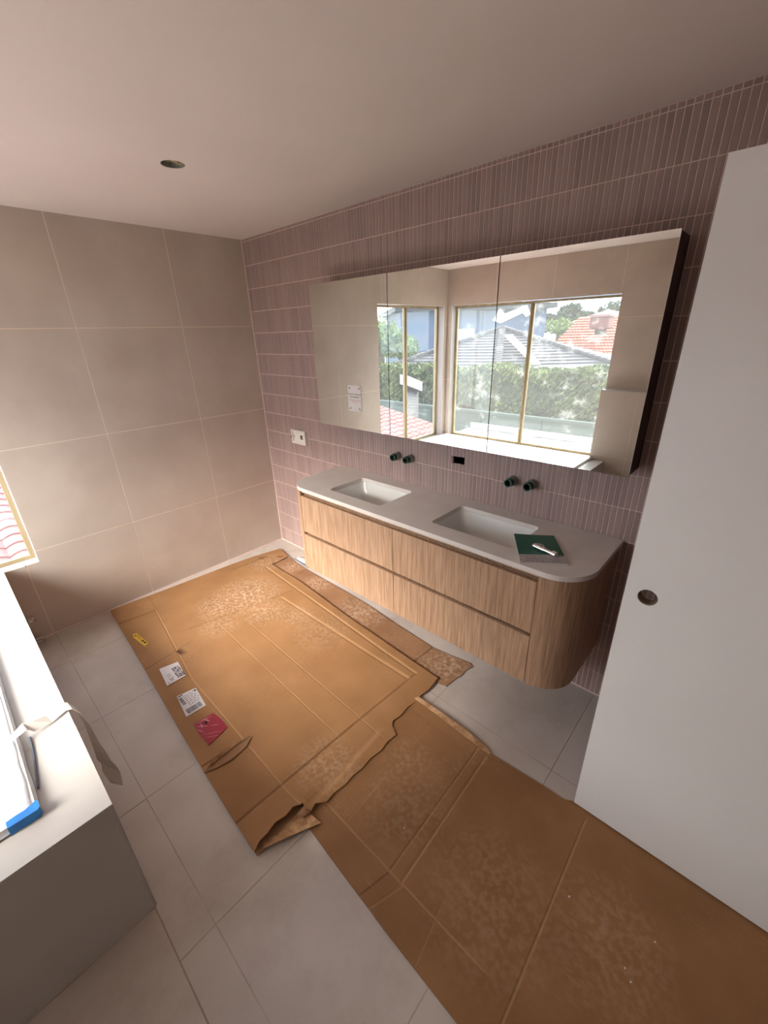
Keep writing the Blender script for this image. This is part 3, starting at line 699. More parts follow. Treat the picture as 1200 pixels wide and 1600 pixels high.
# ------------------------------------------------------------------ mirror cabinet
MX0, MX1, MZ0, MZ1, MD = .898, 2.688, 1.1843, 1.9674, .1536
mc = thing('mirror_cabinet', 'long wall-mounted cabinet with three mirrored doors above the vanity', 'mirror cabinet', (1.79, -.07, MZ0))
bx('carcass', 'brown', mc, MX0 + .001, MX1 - .001, -MD + .02, -.001, MZ0 + .002, MZ1 - .002)
ed = [MX0, 1.4975, 2.0955, MX1]
for k in range(3):
    x0 = ed[k] + (.002 if k else 0); x1 = ed[k + 1] - (.002 if k < 2 else 0)
    d = bx('mirror_door', 'mirror', mc, x0, x1, -MD, -MD + .004, MZ0, MZ1)
    bm = bmesh.new(); box(bm, x0, x1, -MD + .004, -MD + .0195, MZ0, MZ1); sublink('door_backing', bm, 'brown', d)
bx('bright_edge', 'brushed', mc, MX1 + .0001, MX1 + .0012, -MD, -MD + .004, MZ0, MZ1)
# warning notice on the left mirror door
wn = thing('warning_notice', 'small white notice with black and red lettering stuck on the left mirror door', 'notice', (1.228, -MD, 1.362))
SX0, SX1, SZ0, SZ1 = 1.176, 1.283, 1.289, 1.434; yf = -MD - .001
bx('notice_sheet', 'paper', wn, SX0, SX1, yf - .0012, -MD - .0002, SZ0, SZ1)
yt = yf - .0014
for s_, z, m_, sz in (('Do not try Remove', 1.382, 'ink', .0135), ('Immediately', 1.366, 'ink', .0155), ('Leave adhesive to cure', 1.350, 'redink', .0098), ('24 hours min', 1.339, 'redink', .0098)):
    text('lettering', s_, sz, m_, wn, ((SX0 + SX1) / 2, yt, z), (1, 0, 0), (0, 0, 1), 'CENTER')
for x, z, s1, s2 in ((SX0 + .014, SZ1 - .014, 1, -1), (SX1 - .014, SZ1 - .014, -1, -1), (SX0 + .014, SZ0 + .014, 1, 1), (SX1 - .014, SZ0 + .014, -1, 1)):
    bm = bmesh.new(); quad(bm, (x - s1 * .006, yt, z - s2 * .006), (x + s1 * .003, yt, z - s2 * .002), (x + s1 * .009, yt, z + s2 * .009), (x - s1 * .002, yt, z + s2 * .003)); link('corner_mark', bm, 'ink', wn)

# ------------------------------------------------------------------ tap stubs, bracket
LB = ['left pipe stub of the pair above the left basin', 'right pipe stub of the pair above the left basin', 'left pipe stub of the pair above the right basin', 'right pipe stub of the pair above the right basin']
for k, (x, z) in enumerate(((1.427, 1.023), (1.527, 1.024), (2.170, 1.024), (2.267, 1.026))):
    t = thing('pipe_stub', 'dark green capped ' + LB[k], 'pipe', (x, 0, z), 'tap pipe stubs through the pink wall')
    bm = bmesh.new(); tube(bm, (x, -.0008, z), (x, -.034, z), .0235, .0185); link('sleeve', bm, 'greyplastic', t, smooth=False)
    bm = bmesh.new(); tube(bm, (x, -.002, z), (x, -.062, z), .0183, .0155); tube(bm, (x, -.055, z), (x, -.0625, z), .0205, .0155); tube(bm, (x, -.040, z), (x, -.044, z), .0215, .0155); link('threaded_cap', bm, 'darkgreen', t)
    bm = bmesh.new(); cyl(bm, (x, -.001, z), (x, -.03, z), .0154); link('bore', bm, 'black', t)

gp = thing('outlet_bracket', 'white plastic power outlet mounting bracket on the pink wall left of the vanity', 'bracket', (.45, -.01, 1.0))
gx0, gx1, gz0, gz1 = .365, .535, .952, 1.056
def gq(a): return a
bm = bmesh.new()
outer = [(gx0, gz1), (gx1, gz1), (gx1, gz0), (gx0, gz0), (gx0, .985), (gx0 + .018, 1.004), (gx0, 1.023)]
inner = [(gx0 + .012, gz1 - .012), (gx0 + .012, 1.027), (gx0 + .03, 1.004), (gx0 + .012, .981), (gx0 + .012, gz0 + .012), (gx1 - .012, gz0 + .012), (gx1 - .012, gz1 - .012)]
prism(bm, outer, .0, .024, [inner[::-1]])
for v in bm.verts: v.co = Vector((v.co.x, -v.co.z - .0008, v.co.y))
link('bracket_frame', bm, 'whiteplastic', gp)
bx('bracket_plate', 'whiteplastic', gp, gx0 + .012, gx1 - .012, -.012, -.0008, gz0 + .012, gz1 - .012)
bx('inner_box', 'whiteplastic', gp, gx0 + .062, gx1 - .022, -.018, -.0121, gz0 + .028, gz1 - .016)
bm = bmesh.new(); P = [(.470, 1.022), (.503, 1.022), (.494, 1.008), (.50, .99), (.470, .99)]; prism(bm, P, .0182, .0186)
for v in bm.verts: v.co = Vector((v.co.x, -v.co.z, v.co.y))
link('wire_opening', bm, 'olive', gp)

# ragged lip around the hole between the basins
bm = bmesh.new(); N = 26; hx0, hx1, hz0, hz1 = HOLE
base = [(hx0, hz0), (hx1, hz0), (hx1, hz1), (hx0, hz1)]
bd = []
for k in range(4):
    a, b = base[k], base[(k + 1) % 4]
    for i in range(7): bd.append((a[0] + (b[0] - a[0]) * i / 7, a[1] + (b[1] - a[1]) * i / 7))
cx, cz = (hx0 + hx1) / 2, (hz0 + hz1) / 2
inr = [(x + (cx - x) * (.06 + .16 * abs(noise.noise(Vector((x * 60, z * 60, 4))))), z + (cz - z) * (.05 + .3 * abs(noise.noise(Vector((x * 50, z * 50, 9)))))) for x, z in bd]
V0 = [bm.verts.new((x, .0015, z)) for x, z in bd]; V1 = [bm.verts.new((x, .006, z)) for x, z in inr]
V2 = [bm.verts.new((x, .02, z)) for x, z in inr]
for i in range(len(bd)):
    j = (i + 1) % len(bd); bm.faces.new((V0[i], V0[j], V1[j], V1[i])); bm.faces.new((V1[i], V1[j], V2[j], V2[i]))
link('cut_edge', bm, 'pinkgrout', north)
bm = bmesh.new()
for r in ((1.79, 1.803, 1.03, 1.10), (1.886, 1.9, 1.03, 1.10), (1.79, 1.9, 1.087, 1.10), (1.79, 1.9, 1.03, 1.041)): box(bm, r[0], r[1], .0013, .139, r[2], r[3])
link('cavity_lining', bm, 'black', north)

# ------------------------------------------------------------------ door leaf
DX0, DX1, DY = 2.833, 3.653, -.613
dcx, dcz, dr = 2.893, .986, .0255
bm = bmesh.new()
ci = [(dcx + dr * math.cos(2 * math.pi * i / 32), dcz + dr * math.sin(2 * math.pi * i / 32)) for i in range(32)]
prism(bm, [(DX0, .012), (DX1, .012), (DX1, 2.013), (DX0, 2.013)], 0, .038, [ci])
for v in bm.verts: v.co = Vector((v.co.x, DY + v.co.z, v.co.y))
door = struct(link('door_1', bm, 'door'), 'plain pale door leaf with a round hole for the pull')
bm = bmesh.new(); tube(bm, (dcx, DY + .004, dcz), (dcx, DY + .034, dcz), dr - .0003, dr - .0018, 32); sublink('hole_rim', bm, 'doorcore', door)
for z in (.25, 1.0, 1.78):
    bm = bmesh.new(); cyl(bm, (DX1 + .002, DY + .045, z - .05), (DX1 + .002, DY + .045, z + .05), .006, seg=12); sublink('hinge', bm, 'chrome', door)

# ------------------------------------------------------------------ cardboard
def seg_d(p, a, b):
    p, a, b = Vector(p), Vector(a), Vector(b); ab = b - a; t = max(0, min(1, (p - a).dot(ab) / ab.length_squared)); return (p - (a + t * ab)).length, t
def cardboard(name, outline, z0, th, creases, m, zf=None, dust=(), marks=(), grid=.035, parent=None, amp=.002):
    bm = bmesh.new(); bm.faces.new([bm.verts.new((x, y, 0)) for x, y in outline])
    X = [p[0] for p in outline]; Y = [p[1] for p in outline]
    def cut(p, nrm):
        bmesh.ops.bisect_plane(bm, geom=bm.verts[:] + bm.edges[:] + bm.faces[:], plane_co=(p[0], p[1], 0), plane_no=(nrm[0], nrm[1], 0), dist=1e-5)
    x = min(X) + grid / 2
    while x < max(X): cut((x, 0), (1, 0)); x += grid
    y = min(Y) + grid / 2
    while y < max(Y): cut((0, y), (0, 1)); y += grid
    def local(a, b, off):
        # cut only faces near the crease
        d = (Vector(b) - Vector(a)); nr = Vector((-d.y, d.x)).normalized(); c = Vector(a) + nr * off
        fs = [f for f in bm.faces if any(seg_d(v.co.xy, a, b)[0] < .05 for v in f.verts)]
        ge = set(fs)
        for f in fs: ge.update(f.verts); ge.update(f.edges)
        bmesh.ops.bisect_plane(bm, geom=list(ge), plane_co=(c.x, c.y, 0), plane_no=(nr.x, nr.y, 0), dist=1e-5)
    for a, b, w, dp, wr in creases:
        for off in (-w, 0, w): local(a, b, off)
    fs = list(bm.faces)
    r = bmesh.ops.extrude_face_region(bm, geom=fs)
    tops = {v for v in r['geom'] if isinstance(v, bmesh.types.BMVert)}
    info = {}
    for v in bm.verts:
        p = v.co.xy; dz = 0; g_ = 0
        for a, b, w, dp, wr in creases:
            d, t_ = seg_d(p, a, b)
            if d < w * .98: k = 1 - d / w; dz -= dp * k; g_ = max(g_, wr * k)
        du = 0
        for cx, cy, rr, s_ in dust:
            d = (p - Vector((cx, cy))).length
            if d < rr: du = max(du, s_ * (1 - d / rr) ** .6)
        bl_ = 0
        for cx, cy, rr, s_ in marks:
            d = (p - Vector((cx, cy))).length
            if d < rr: bl_ = max(bl_, s_); dz -= .002
        w_ = amp * (noise.noise(Vector((p.x * 2.2, p.y * 2.2, z0 * 100))) + .4 * noise.noise(Vector((p.x * 7, p.y * 7, z0 * 100)))) + amp * .8
        ex = zf(p.x, p.y) if zf else 0
        top = v in tops
        v.co.z = z0 + max(0, w_) + ex + (th + max(dz, -th * .6) if top else 0)
        info[v.index] = 1
        v.co.z = max(v.co.z, z0 + (th * .3 if top else 0))
    lay = bm.verts.layers.float_color.new('wear')
    for v in bm.verts:
        p = v.co.xy; g_ = du = bl_ = 0
        for a, b, w, dp, wr in creases:
            d, _ = seg_d(p, a, b)
            if d < w * .98: g_ = max(g_, wr * (1 - d / w)) if wr > 0 else g_; bl_ = max(bl_, -wr * (1 - d / w)) if wr < 0 else bl_
        for cx, cy, rr, s_ in dust:
            d = (p - Vector((cx, cy))).length
            if d < rr: du = max(du, s_ * (1 - d / rr) ** .6)
        for cx, cy, rr, s_ in marks:
            if (p - Vector((cx, cy))).length < rr: bl_ = max(bl_, s_)
        v[lay] = (du, g_, bl_, 1)
    bmesh.ops.triangulate(bm, faces=[f for f in bm.faces if len(f.verts) > 4])
    return link(name, bm, m, parent)

OA = [(0.03, -1.42), (0.04, -1.254), (0.07, -0.88), (0.09, -0.572), (0.118, -0.357), (0.175, -0.145), (0.345, -0.180), (0.350, -0.342), (0.739, -0.346), (1.26, -0.399), (1.601, -0.42), (1.867, -0.439), (2.069, -0.45), (2.078, -0.544), (2.068, -0.60), (2.074, -0.637), (2.064, -0.70), (2.070, -0.756), (2.062, -0.80), (2.074, -0.822), (2.122, -0.849), (2.116, -0.90), (2.124, -0.949), (2.114, -1.01), (2.119, -1.064), (2.112, -1.11), (2.118, -1.155), (2.108, -1.21), (2.114, -1.254), (2.09, -1.29), (2.102, -1.318), (2.08, -1.33), (2.058, -1.325), (2.04, -1.36), (2.052, -1.40), (2.042, -1.44), (2.050, -1.477), (2.046, -1.51), (2.056, -1.539), (1.86, -1.532), (1.632, -1.52), (1.336, -1.503), (1.003, -1.479), (0.531, -1.45)]
crA = [((.24, -1.208), (1.074, -1.323), .007, .003, .2), ((1.074, -1.323), (2.054, -1.335), .007, .003, .3),
       ((.232, -1.455), (.267, -1.202), .006, .003, -.7), ((.267, -1.202), (.1, -1.18), .006, .002, -.2), ((.635, -1.166), (.793, -.444), .007, .003, -.35),
       ((.81, -1.50), (.768, -1.185), .006, .002, -.3), ((.20, -.274), (.18, -.586), .008, .003, -.5),
       ((1.916, -1.544), (1.935, -.95), .008, .004, -.55), ((1.935, -.95), (1.959, -.50), .008, .004, -.4),
       ((.813, -.56), (1.95, -.552), .014, .003, .3), ((.36, -.40), (1.95, -.50), .012, .003, .35), ((.756, -1.0), (1.9, -1.03), .005, .0015, .15),
       ((.80, -.86), (2.10, -.90), .005, .0015, .12), ((1.60, -1.515), (1.61, -1.33), .007, .004, -.3), ((2.05, -.9), (2.08, -1.30), .02, .003, .3)]
def zA(x, y):
    d, t = seg_d((x, y), (2.055, -1.34), (2.055, -1.54)); e = 0
    if d < .16: e += .034 * math.sin(math.pi * min(1, max(0, t) * .8 + .12)) * (1 - d / .16) ** 1.5
    d, t = seg_d((x, y), (2.09, -1.33), (2.04, -1.30)); e += .012 * max(0, 1 - d / .07)
    d, t = seg_d((x, y), (.345, -.18), (.2, -.14)); e += .004 * max(0, 1 - d / .2)
    # bump where the strip below pushes it up along the vanity side
    if x > .3: e += .005 * max(0, 1 - abs(y + .44) / .16)
    return e
cA = cardboard('cardboard_sheet', OA, .007, .005, crA, 'card', zA,
               dust=[(.58, -.70, .26, 1.0), (.56, -.87, .2, .9), (.86, -.72, .16, .7), (1.05, -.62, .12, .6), (.3, -.35, .16, .8), (.75, -1.0, .14, .5), (1.3, -.6, .2, .4), (2.0, -1.15, .16, .5)],
               marks=[(.80, -1.275, .019, 1), (.70, -1.10, .012, .8), (1.01, -.56, .008, 1), (.834, -1.128, .012, .6), (.30, -.22, .02, .7), (.19, -.34, .02, .6), (2.02, -1.15, .008, .8), (1.98, -1.2, .006, .6)])
tag(cA, 'large flattened brown cardboard sheet with stickers, covering the floor beside the vanity', 'cardboard')
zc = .0165
def zlab(x, y): return zc
def label(name, quad4, m, dz=.0006):
    bm = bmesh.new(); fs = [bm.faces.new([bm.verts.new((x, y, zc)) for x, y in quad4])]
    r = bmesh.ops.extrude_face_region(bm, geom=fs)
    for v in r['geom']:
        if isinstance(v, bmesh.types.BMVert): v.co.z += dz
    o = link(name, bm, m, None); o.parent = cA; return o
l1 = label('number_label', [(.862, -1.412), (.884, -1.318), (1.022, -1.335), (1.022, -1.432)], 'paper2')
l1['label'] = 'white sticker with large black number'
zt_ = zc + .0008
def tx(par, s, size, x, y, right, up, m='ink', sx=1, align='LEFT', bold=0): return text('print', s, size, m, par, (x, y, zt_), (*right, 0), (*up, 0), align, sx, bold)
R_, U_ = (-1, .03), (-.03, -1)
tx(l1, '887609', .056, 1.013, -1.331, R_, U_, sx=.60, bold=.0007)
tx(l1, 'VIC 1/1', .027, 1.010, -1.387, R_, U_, sx=.85); tx(l1, 'A', .018, 1.016, -1.412, R_, U_)
l2 = label('address_label', [(1.132, -1.428), (1.151, -1.337), (1.300, -1.353), (1.295, -1.450)], 'paper2')
l2['label'] = 'white sticker with two barcodes and small print'
def bar(par, x0, x1, y0, y1, m='ink'):
    bm = bmesh.new(); quad(bm, (x0, y0, zt_), (x1, y0, zt_), (x1, y1, zt_), (x0, y1, zt_)); o = link('print', bm, m, None); o.parent = par; return o
def bars(par, horizontal, x0, x1, y0, y1, n_):
    bm = bmesh.new(); u = 0; rr = random.Random(3)
    while u < 1:
        w = rr.choice((.012, .02, .03)); 
        if horizontal: quad(bm, (x0, y0 + (y1 - y0) * u, zt_), (x1, y0 + (y1 - y0) * u, zt_), (x1, y0 + (y1 - y0) * (u + w), zt_), (x0, y0 + (y1 - y0) * (u + w), zt_))
        else: quad(bm, (x0 + (x1 - x0) * u, y0, zt_), (x0 + (x1 - x0) * (u + w), y0, zt_), (x0 + (x1 - x0) * (u + w), y1, zt_), (x0 + (x1 - x0) * u, y1, zt_))
        u += w + rr.choice((.012, .02))
    o = link('barcode', bm, 'ink', None); o.parent = par
bars(l2, True, 1.252, 1.288, -1.436, -1.366, 30); bars(l2, False, 1.158, 1.215, -1.430, -1.414, 20)
bar(l2, 1.141, 1.148, -1.428, -1.404)
bm = bmesh.new(); rq = random.Random(4)
for k in range(7):
    x = 1.160 + .0125 * k; y = -1.408
    while y < -1.358:
        w_ = rq.uniform(.004, .014); quad(bm, (x, y, zt_), (x + .004, y, zt_), (x + .004, y + w_, zt_), (x, y + w_, zt_)); y += w_ + rq.uniform(.002, .007)
o = link('print', bm, 'greyink', None); o.parent = l2
bar(l2, 1.156, 1.172, -1.352, -1.342, 'greyink')
l3 = label('crimson_sticker', [(1.365, -1.445), (1.372, -1.352), (1.435, -1.343), (1.503, -1.345), (1.524, -1.449), (1.44, -1.452)], 'redlabel')
l3['label'] = 'crinkled crimson sticker under clear tape'
bm = bmesh.new()
for (a, b, w) in (((1.372, -1.44), (1.385, -1.36), .005), ((1.385, -1.445), (1.43, -1.40), .004), ((1.43, -1.40), (1.46, -1.36), .003), ((1.40, -1.45), (1.45, -1.43), .003), ((1.45, -1.448), (1.51, -1.36), .002), ((1.47, -1.449), (1.515, -1.39), .002), ((1.375, -1.40), (1.41, -1.385), .006), ((1.38, -1.42), (1.42, -1.43), .004)):
    a, b = Vector(a), Vector(b); d = (b - a).normalized(); q = Vector((-d.y, d.x)) * w / 2; mdp = (a + b) / 2 + q * .8
    quad(bm, (*(a - q * .3), zt_), (*(mdp - q), zt_), (*(b), zt_), (*(mdp + q), zt_))
o = link('crinkles', bm, 'pinktear', None); o.parent = l3
bm = bmesh.new(); cyl(bm, (1.40, -1.402, zt_ - .0002), (1.40, -1.402, zt_ + .0002), .008, seg=16); o = link('round_mark', bm, 'black', None); o.parent = l3
l4 = label('yellow_sticker', [(.425, -1.405), (.43, -1.385), (.581, -1.37), (.60, -1.395), (.47, -1.412)], 'yellow')
l4['label'] = 'torn yellow strip with black print'
bm = bmesh.new()
for k, (x, w_, h0, h1) in enumerate(((.445, .010, 0, .012), (.462, .004, 0, .016), (.470, .012, .010, .015), (.490, .004, .0, .016), (.500, .010, .004, .009), (.520, .004, 0, .016), (.532, .016, .001, .014), (.556, .018, .002, .015))):
    yb = -1.404 + (x - .445) * .12; quad(bm, (x, yb + h0, zt_), (x + w_, yb + h0 + .001, zt_), (x + w_, yb + h1 + .001, zt_), (x, yb + h1, zt_))
o = link('print', bm, 'ink', None); o.parent = l4
# torn slit lip
bm = bmesh.new(); S0 = [(1.629, -1.524), (1.606, -1.47), (1.60, -1.42), (1.606, -1.36), (1.625, -1.30)]; S1 = [(1.637, -1.524), (1.626, -1.47), (1.622, -1.42), (1.620, -1.36), (1.627, -1.295)]
a0 = [bm.verts.new((*p, .0175)) for p in S0]; a1 = [bm.verts.new(((p[0] + q[0]) / 2, p[1], .030 if 0 < i < 4 else .019)) for i, (p, q) in enumerate(zip(S0, S1))]; a2 = [bm.verts.new((q[0], q[1], .021 if 0 < i < 4 else .018)) for i, q in enumerate(S1)]
for i in range(4): bm.faces.new((a0[i], a0[i + 1], a1[i + 1], a1[i])); bm.faces.new((a1[i], a1[i + 1], a2[i + 1], a2[i]))
o = link('torn_lip', bm, 'cardedge', None); o.parent = cA; md = o.modifiers.new('s', 'SOLIDIFY'); md.thickness = .0015
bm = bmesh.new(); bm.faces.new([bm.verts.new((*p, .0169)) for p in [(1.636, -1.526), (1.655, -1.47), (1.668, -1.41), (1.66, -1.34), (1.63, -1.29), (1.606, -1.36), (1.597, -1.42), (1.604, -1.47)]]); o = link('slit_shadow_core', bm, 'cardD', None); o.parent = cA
# crushed corner: lower ply and crumpled knob
def ply(name, pts, z0, z1, m, seed):
    bm = bmesh.new(); n_ = len(pts) // 2; A = pts[:n_]; B = pts[n_:][::-1]
    rows = []
    for i in range(n_):
        row = []
        for j in range(5):
            t_ = j / 4; p = Vector(A[i]).lerp(Vector(B[i]), t_); z = z0 + (z1 - z0) * t_ + .004 * noise.noise(Vector((p.x * 30, p.y * 30, seed)))
            row.append(bm.verts.new((p.x, p.y, max(z, .001))))
        rows.append(row)
    for i in range(n_ - 1):
        for j in range(4): bm.faces.new((rows[i][j], rows[i + 1][j], rows[i + 1][j + 1], rows[i][j + 1]))
    o = link(name, bm, m, None); o.parent = cA; md = o.modifiers.new('s', 'SOLIDIFY'); md.thickness = .002; md.offset = 1
    return o
ply('lower_ply', [(1.98, -1.30), (1.98, -1.38), (1.98, -1.46), (1.99, -1.535), (2.066, -1.538), (2.082, -1.45), (2.098, -1.39), (2.10, -1.325)], .004, .010, 'cardD', 1)
ply('folded_flap', [(2.06, -1.33), (2.06, -1.39), (2.058, -1.45), (2.052, -1.50), (2.070, -1.51), (2.10, -1.45), (2.13, -1.38), (2.158, -1.318)], .008, .020, 'cardedge', 2)
bm = bmesh.new(); bmesh.ops.create_uvsphere(bm, u_segments=16, v_segments=10, radius=1)
for v in bm.verts:
    nn = noise.noise_vector(v.co * 2.3) * .35; v.co = Vector(((v.co.x + nn.x) * .018, (v.co.y + nn.y) * .034, (v.co.z + nn.z) * .008)) + Vector((2.082, -1.326, .021))
o = link('crumpled_corner', bm, 'cardD', None); o.parent = cA

OC = [(.356, -.164), (.455, -.19), (.558, -.198), (.8, -.204), (1.049, -.208), (1.352, -.221), (1.6, -.248), (1.9, -.267), (2.02, -.253), (2.126, -.234), (2.158, -.245), (2.142, -.30), (2.148, -.34), (2.138, -.367), (2.125, -.454), (2.10, -.46), (1.879, -.475), (1.598, -.47), (1.256, -.45), (.733, -.41), (.34, -.40)]
cC = cardboard('cardboard_strip', OC, .0012, .004, [((1.885, -.47), (1.90, -.267), .008, .002, -.6), ((.62, -.41), (.62, -.2), .006, .002, -.3)], 'cardD',
               dust=[(.85, -.26, .12, 1), (1.35, -.28, .2, .9), (1.3, -.33, .2, .8), (2.05, -.32, .16, 1), (2.0, -.38, .14, .9), (.5, -.25, .1, .9)], amp=.0012)
tag(cC, 'narrow dusty cardboard strip lying under the edge of the vanity', 'cardboard')

OB = [(1.95, -1.32), (1.96, -.963), (2.03, -.63), (2.258, -.634), (2.464, -.640), (2.663, -.628), (2.80, -.622), (2.84, -.600), (3.0, -.596), (3.63, -.596), (3.63, -1.384), (3.2, -1.388), (2.812, -1.390), (2.537, -1.381), (2.348, -1.370), (2.06, -1.352)]
crB = [((2.50, -1.26), (2.48, -.66), .008, .003, .25), ((2.449, -1.25), (2.434, -.64), .007, .003, .15), ((2.10, -1.256), (2.82, -1.256), .006, .002, .3), ((2.887, -.64), (2.901, -1.385), .006, .003, .3),
       ((2.508, -1.261), (2.465, -1.378), .006, .002, .2), ((2.45, -1.261), (2.42, -1.375), .005, .002, -.3), ((2.632, -1.20), (2.66, -1.38), .004, .001, .2), ((2.22, -1.25), (2.20, -.66), .005, .001, .12)]
def zB(x, y): 
    e = 0
    if y > -.69 and x < 2.5: e = .010 * (y + .69) / .06 * min(1, max(0, (2.5 - x) / .1)) * min(1, max(0, (x - 2.03) / .03))
    return e
cB = cardboard('cardboard_runner', OB, .0006, .0045, crB, 'cardB', zB, dust=[(2.35, -1.05, .2, .25), (2.75, -1.1, .25, .25), (3.05, -.95, .2, .3), (2.25, -.9, .12, .3)], amp=.0008, grid=.03,
               marks=[])
tag(cB, 'smooth ribbed cardboard runner leading from the large sheet towards the door', 'cardboard')
# folded lip on the runner
ribbon('folded_lip', [((2.058, -.634, .0165), (2.066, -.612, .019)), ((2.20, -.640, .0175), (2.20, -.617, .022)), ((2.34, -.648, .0165), (2.34, -.620, .021)), ((2.44, -.652, .012), (2.45, -.628, .015)), ((2.485, -.652, .0075), (2.49, -.640, .008))], 'cardedge', parent=None, th=.0015).parent = cB
# plaster crumbs on the runner
CL = {(2.93, -.92): 'pale plaster crumb on the runner just right of the crease nearest the door', (3.11, -.98): 'pale plaster crumb on the runner, upper of the two nearest the lower right corner',
      (3.13, -1.0): 'pale plaster crumb on the runner, lower of the two nearest the lower right corner', (2.40, -1.12): 'lone pale plaster crumb in the middle of the runner near the torn sheet', (3.16, -.86): 'rightmost pale plaster crumb on the runner, closest below the door'}
rr = random.Random(5)
for (x, y) in ((2.93, -.92), (3.11, -.98), (3.13, -1.0), (2.40, -1.12), (3.16, -.86)):
    bm = bmesh.new(); bmesh.ops.create_icosphere(bm, subdivisions=1, radius=.0028)
    for v in bm.verts: v.co = v.co * rr.uniform(.7, 1.2) + Vector((x, y, .0085))
    tag(link('plaster_crumb', bm, 'paper'), CL[(x, y)], 'crumb', 'plaster crumbs on the cardboard')
# plastic scrap under the far end of the vanity
bm = bmesh.new(); g = []
for i in range(9):
    row = []
    for j in range(7):
        x, y = .42 + .17 * i / 8, -.155 + .055 * j / 6; row.append(bm.verts.new((x, y, .004 + .022 * abs(noise.noise(Vector((x * 30, y * 30, 3)))))))
    g.append(row)
for i in range(8):
    for j in range(6): bm.faces.new((g[i][j], g[i + 1][j], g[i + 1][j + 1], g[i][j + 1]))
sp = link('plastic_scrap', bm, 'whiteplastic', smooth=True); md = sp.modifiers.new('s', 'SOLIDIFY'); md.thickness = .001; tag(sp, 'crumpled white plastic scrap on the floor under the far end of the vanity', 'scrap')
bm = bmesh.new(); cyl(bm, (.40, -.160, .006), (.60, -.168, .006), .004, seg=10); o = link('dark_cord', bm, 'darkline', None); o.parent = sp

# ------------------------------------------------------------------ outside
GZ = -2.8
VC = Vector((CP.x, 2 * -.1536 - CP.y, CP.z))
bm = bmesh.new(); box(bm, -80, 70, -110, 12, GZ - .3, GZ); og = tag(link('garden_ground', bm, 'grass'), 'ground outside around the neighbouring houses', 'ground')
bm = bmesh.new(); box(bm, -.15, 5.3, -2.99, -2.97, GZ, -.2); box(bm, -.16, -.14, -2.99, .16, GZ, -.2); og2 = struct(link('wall_lower', bm, 'brickwall'))
# flat roof outside the south window with white capping
fr = thing('flat_roof', 'low grey flat roof with white capping just outside the wide window', 'roof', (1.2, -4, .1))
bx('cover_slab', 'gravel', fr, -.9, 5.3, -4.95, -2.995, .02, .12)
bx('fascia', 'cap', fr, -.9, 1.4, -5.0, -4.95, -.1, .2)
bm = bmesh.new(); prism(bm, [(1.4, -5.0), (1.4, -4.94), (5.3, -6.4), (5.3, -6.46)], -.1, .2); link('fascia', bm, 'cap', fr)
bm = bmesh.new(); prism(bm, [(1.4, -4.95), (5.3, -4.95), (5.3, -6.4)], .02, .12); link('cover_slab', bm, 'gravel', fr)
bm = bmesh.new(); box(bm, -.88, 5.28, -4.9, -4.8, GZ, .02); link('post_wall', bm, 'brickwall', fr)
# west red tile roof
def tileroof(name, m, parent, P0, U, V, nu, nv, roll=.03, step=.035, sub_=6):
    """P0 corner, U along eave (vector), V up the slope; nu rolls, nv courses"""
    bm = bmesh.new(); P0, U, V = Vector(P0), Vector(U), Vector(V); N = U.cross(V).normalized()
    if N.z < 0: N = -N
    for c in range(nv):
        r0 = []; r1 = []
        for i in range(nu * sub_ + 1):
            t_ = i / (nu * sub_); h = roll * abs(math.sin(math.pi * i / sub_))
            off = (.5 / nu if c % 2 else 0)
            r0.append(bm.verts.new(P0 + U * t_ + V * (c / nv) + N * (h + step)))
            r1.append(bm.verts.new(P0 + U * t_ + V * ((c + 1.05) / nv) + N * (h)))
        r2 = [bm.verts.new(v.co - N * (step + .02)) for v in r0]
        for i in range(len(r0) - 1):
            bm.faces.new((r0[i], r0[i + 1], r1[i + 1], r1[i])); bm.faces.new((r2[i], r2[i + 1], r0[i + 1], r0[i]))
    return link(name, bm, m, parent)
wr = thing('terracotta_lean_to_roof', 'terracotta tiled roof close outside the left window', 'roof', (-1.7, -2, 0))
tileroof('roof_tiles', 'fadedroof', wr, (-.3, .5, -.05), (0, -5.2, 0), (-3.2, 0, .5), 30, 20, roll=.03, step=.016, sub_=6)
bm = bmesh.new(); prism(bm, [(-.3, .5), (-3.5, .5), (-3.5, -4.7), (-.3, -4.7)], -.5, -.12); link('roof_frame', bm, 'brickwall', wr)
bm = bmesh.new(); box(bm, -3.4, -.5, -4.6, .4, GZ, -.5); link('brick_wall', bm, 'brickwall', wr)

def at(px_az, el, dist):
    a = math.radians(px_az); return Vector((VC.x + math.sin(a) * dist, VC.y - math.cos(a) * dist, VC.z + math.tan(math.radians(el)) * dist))
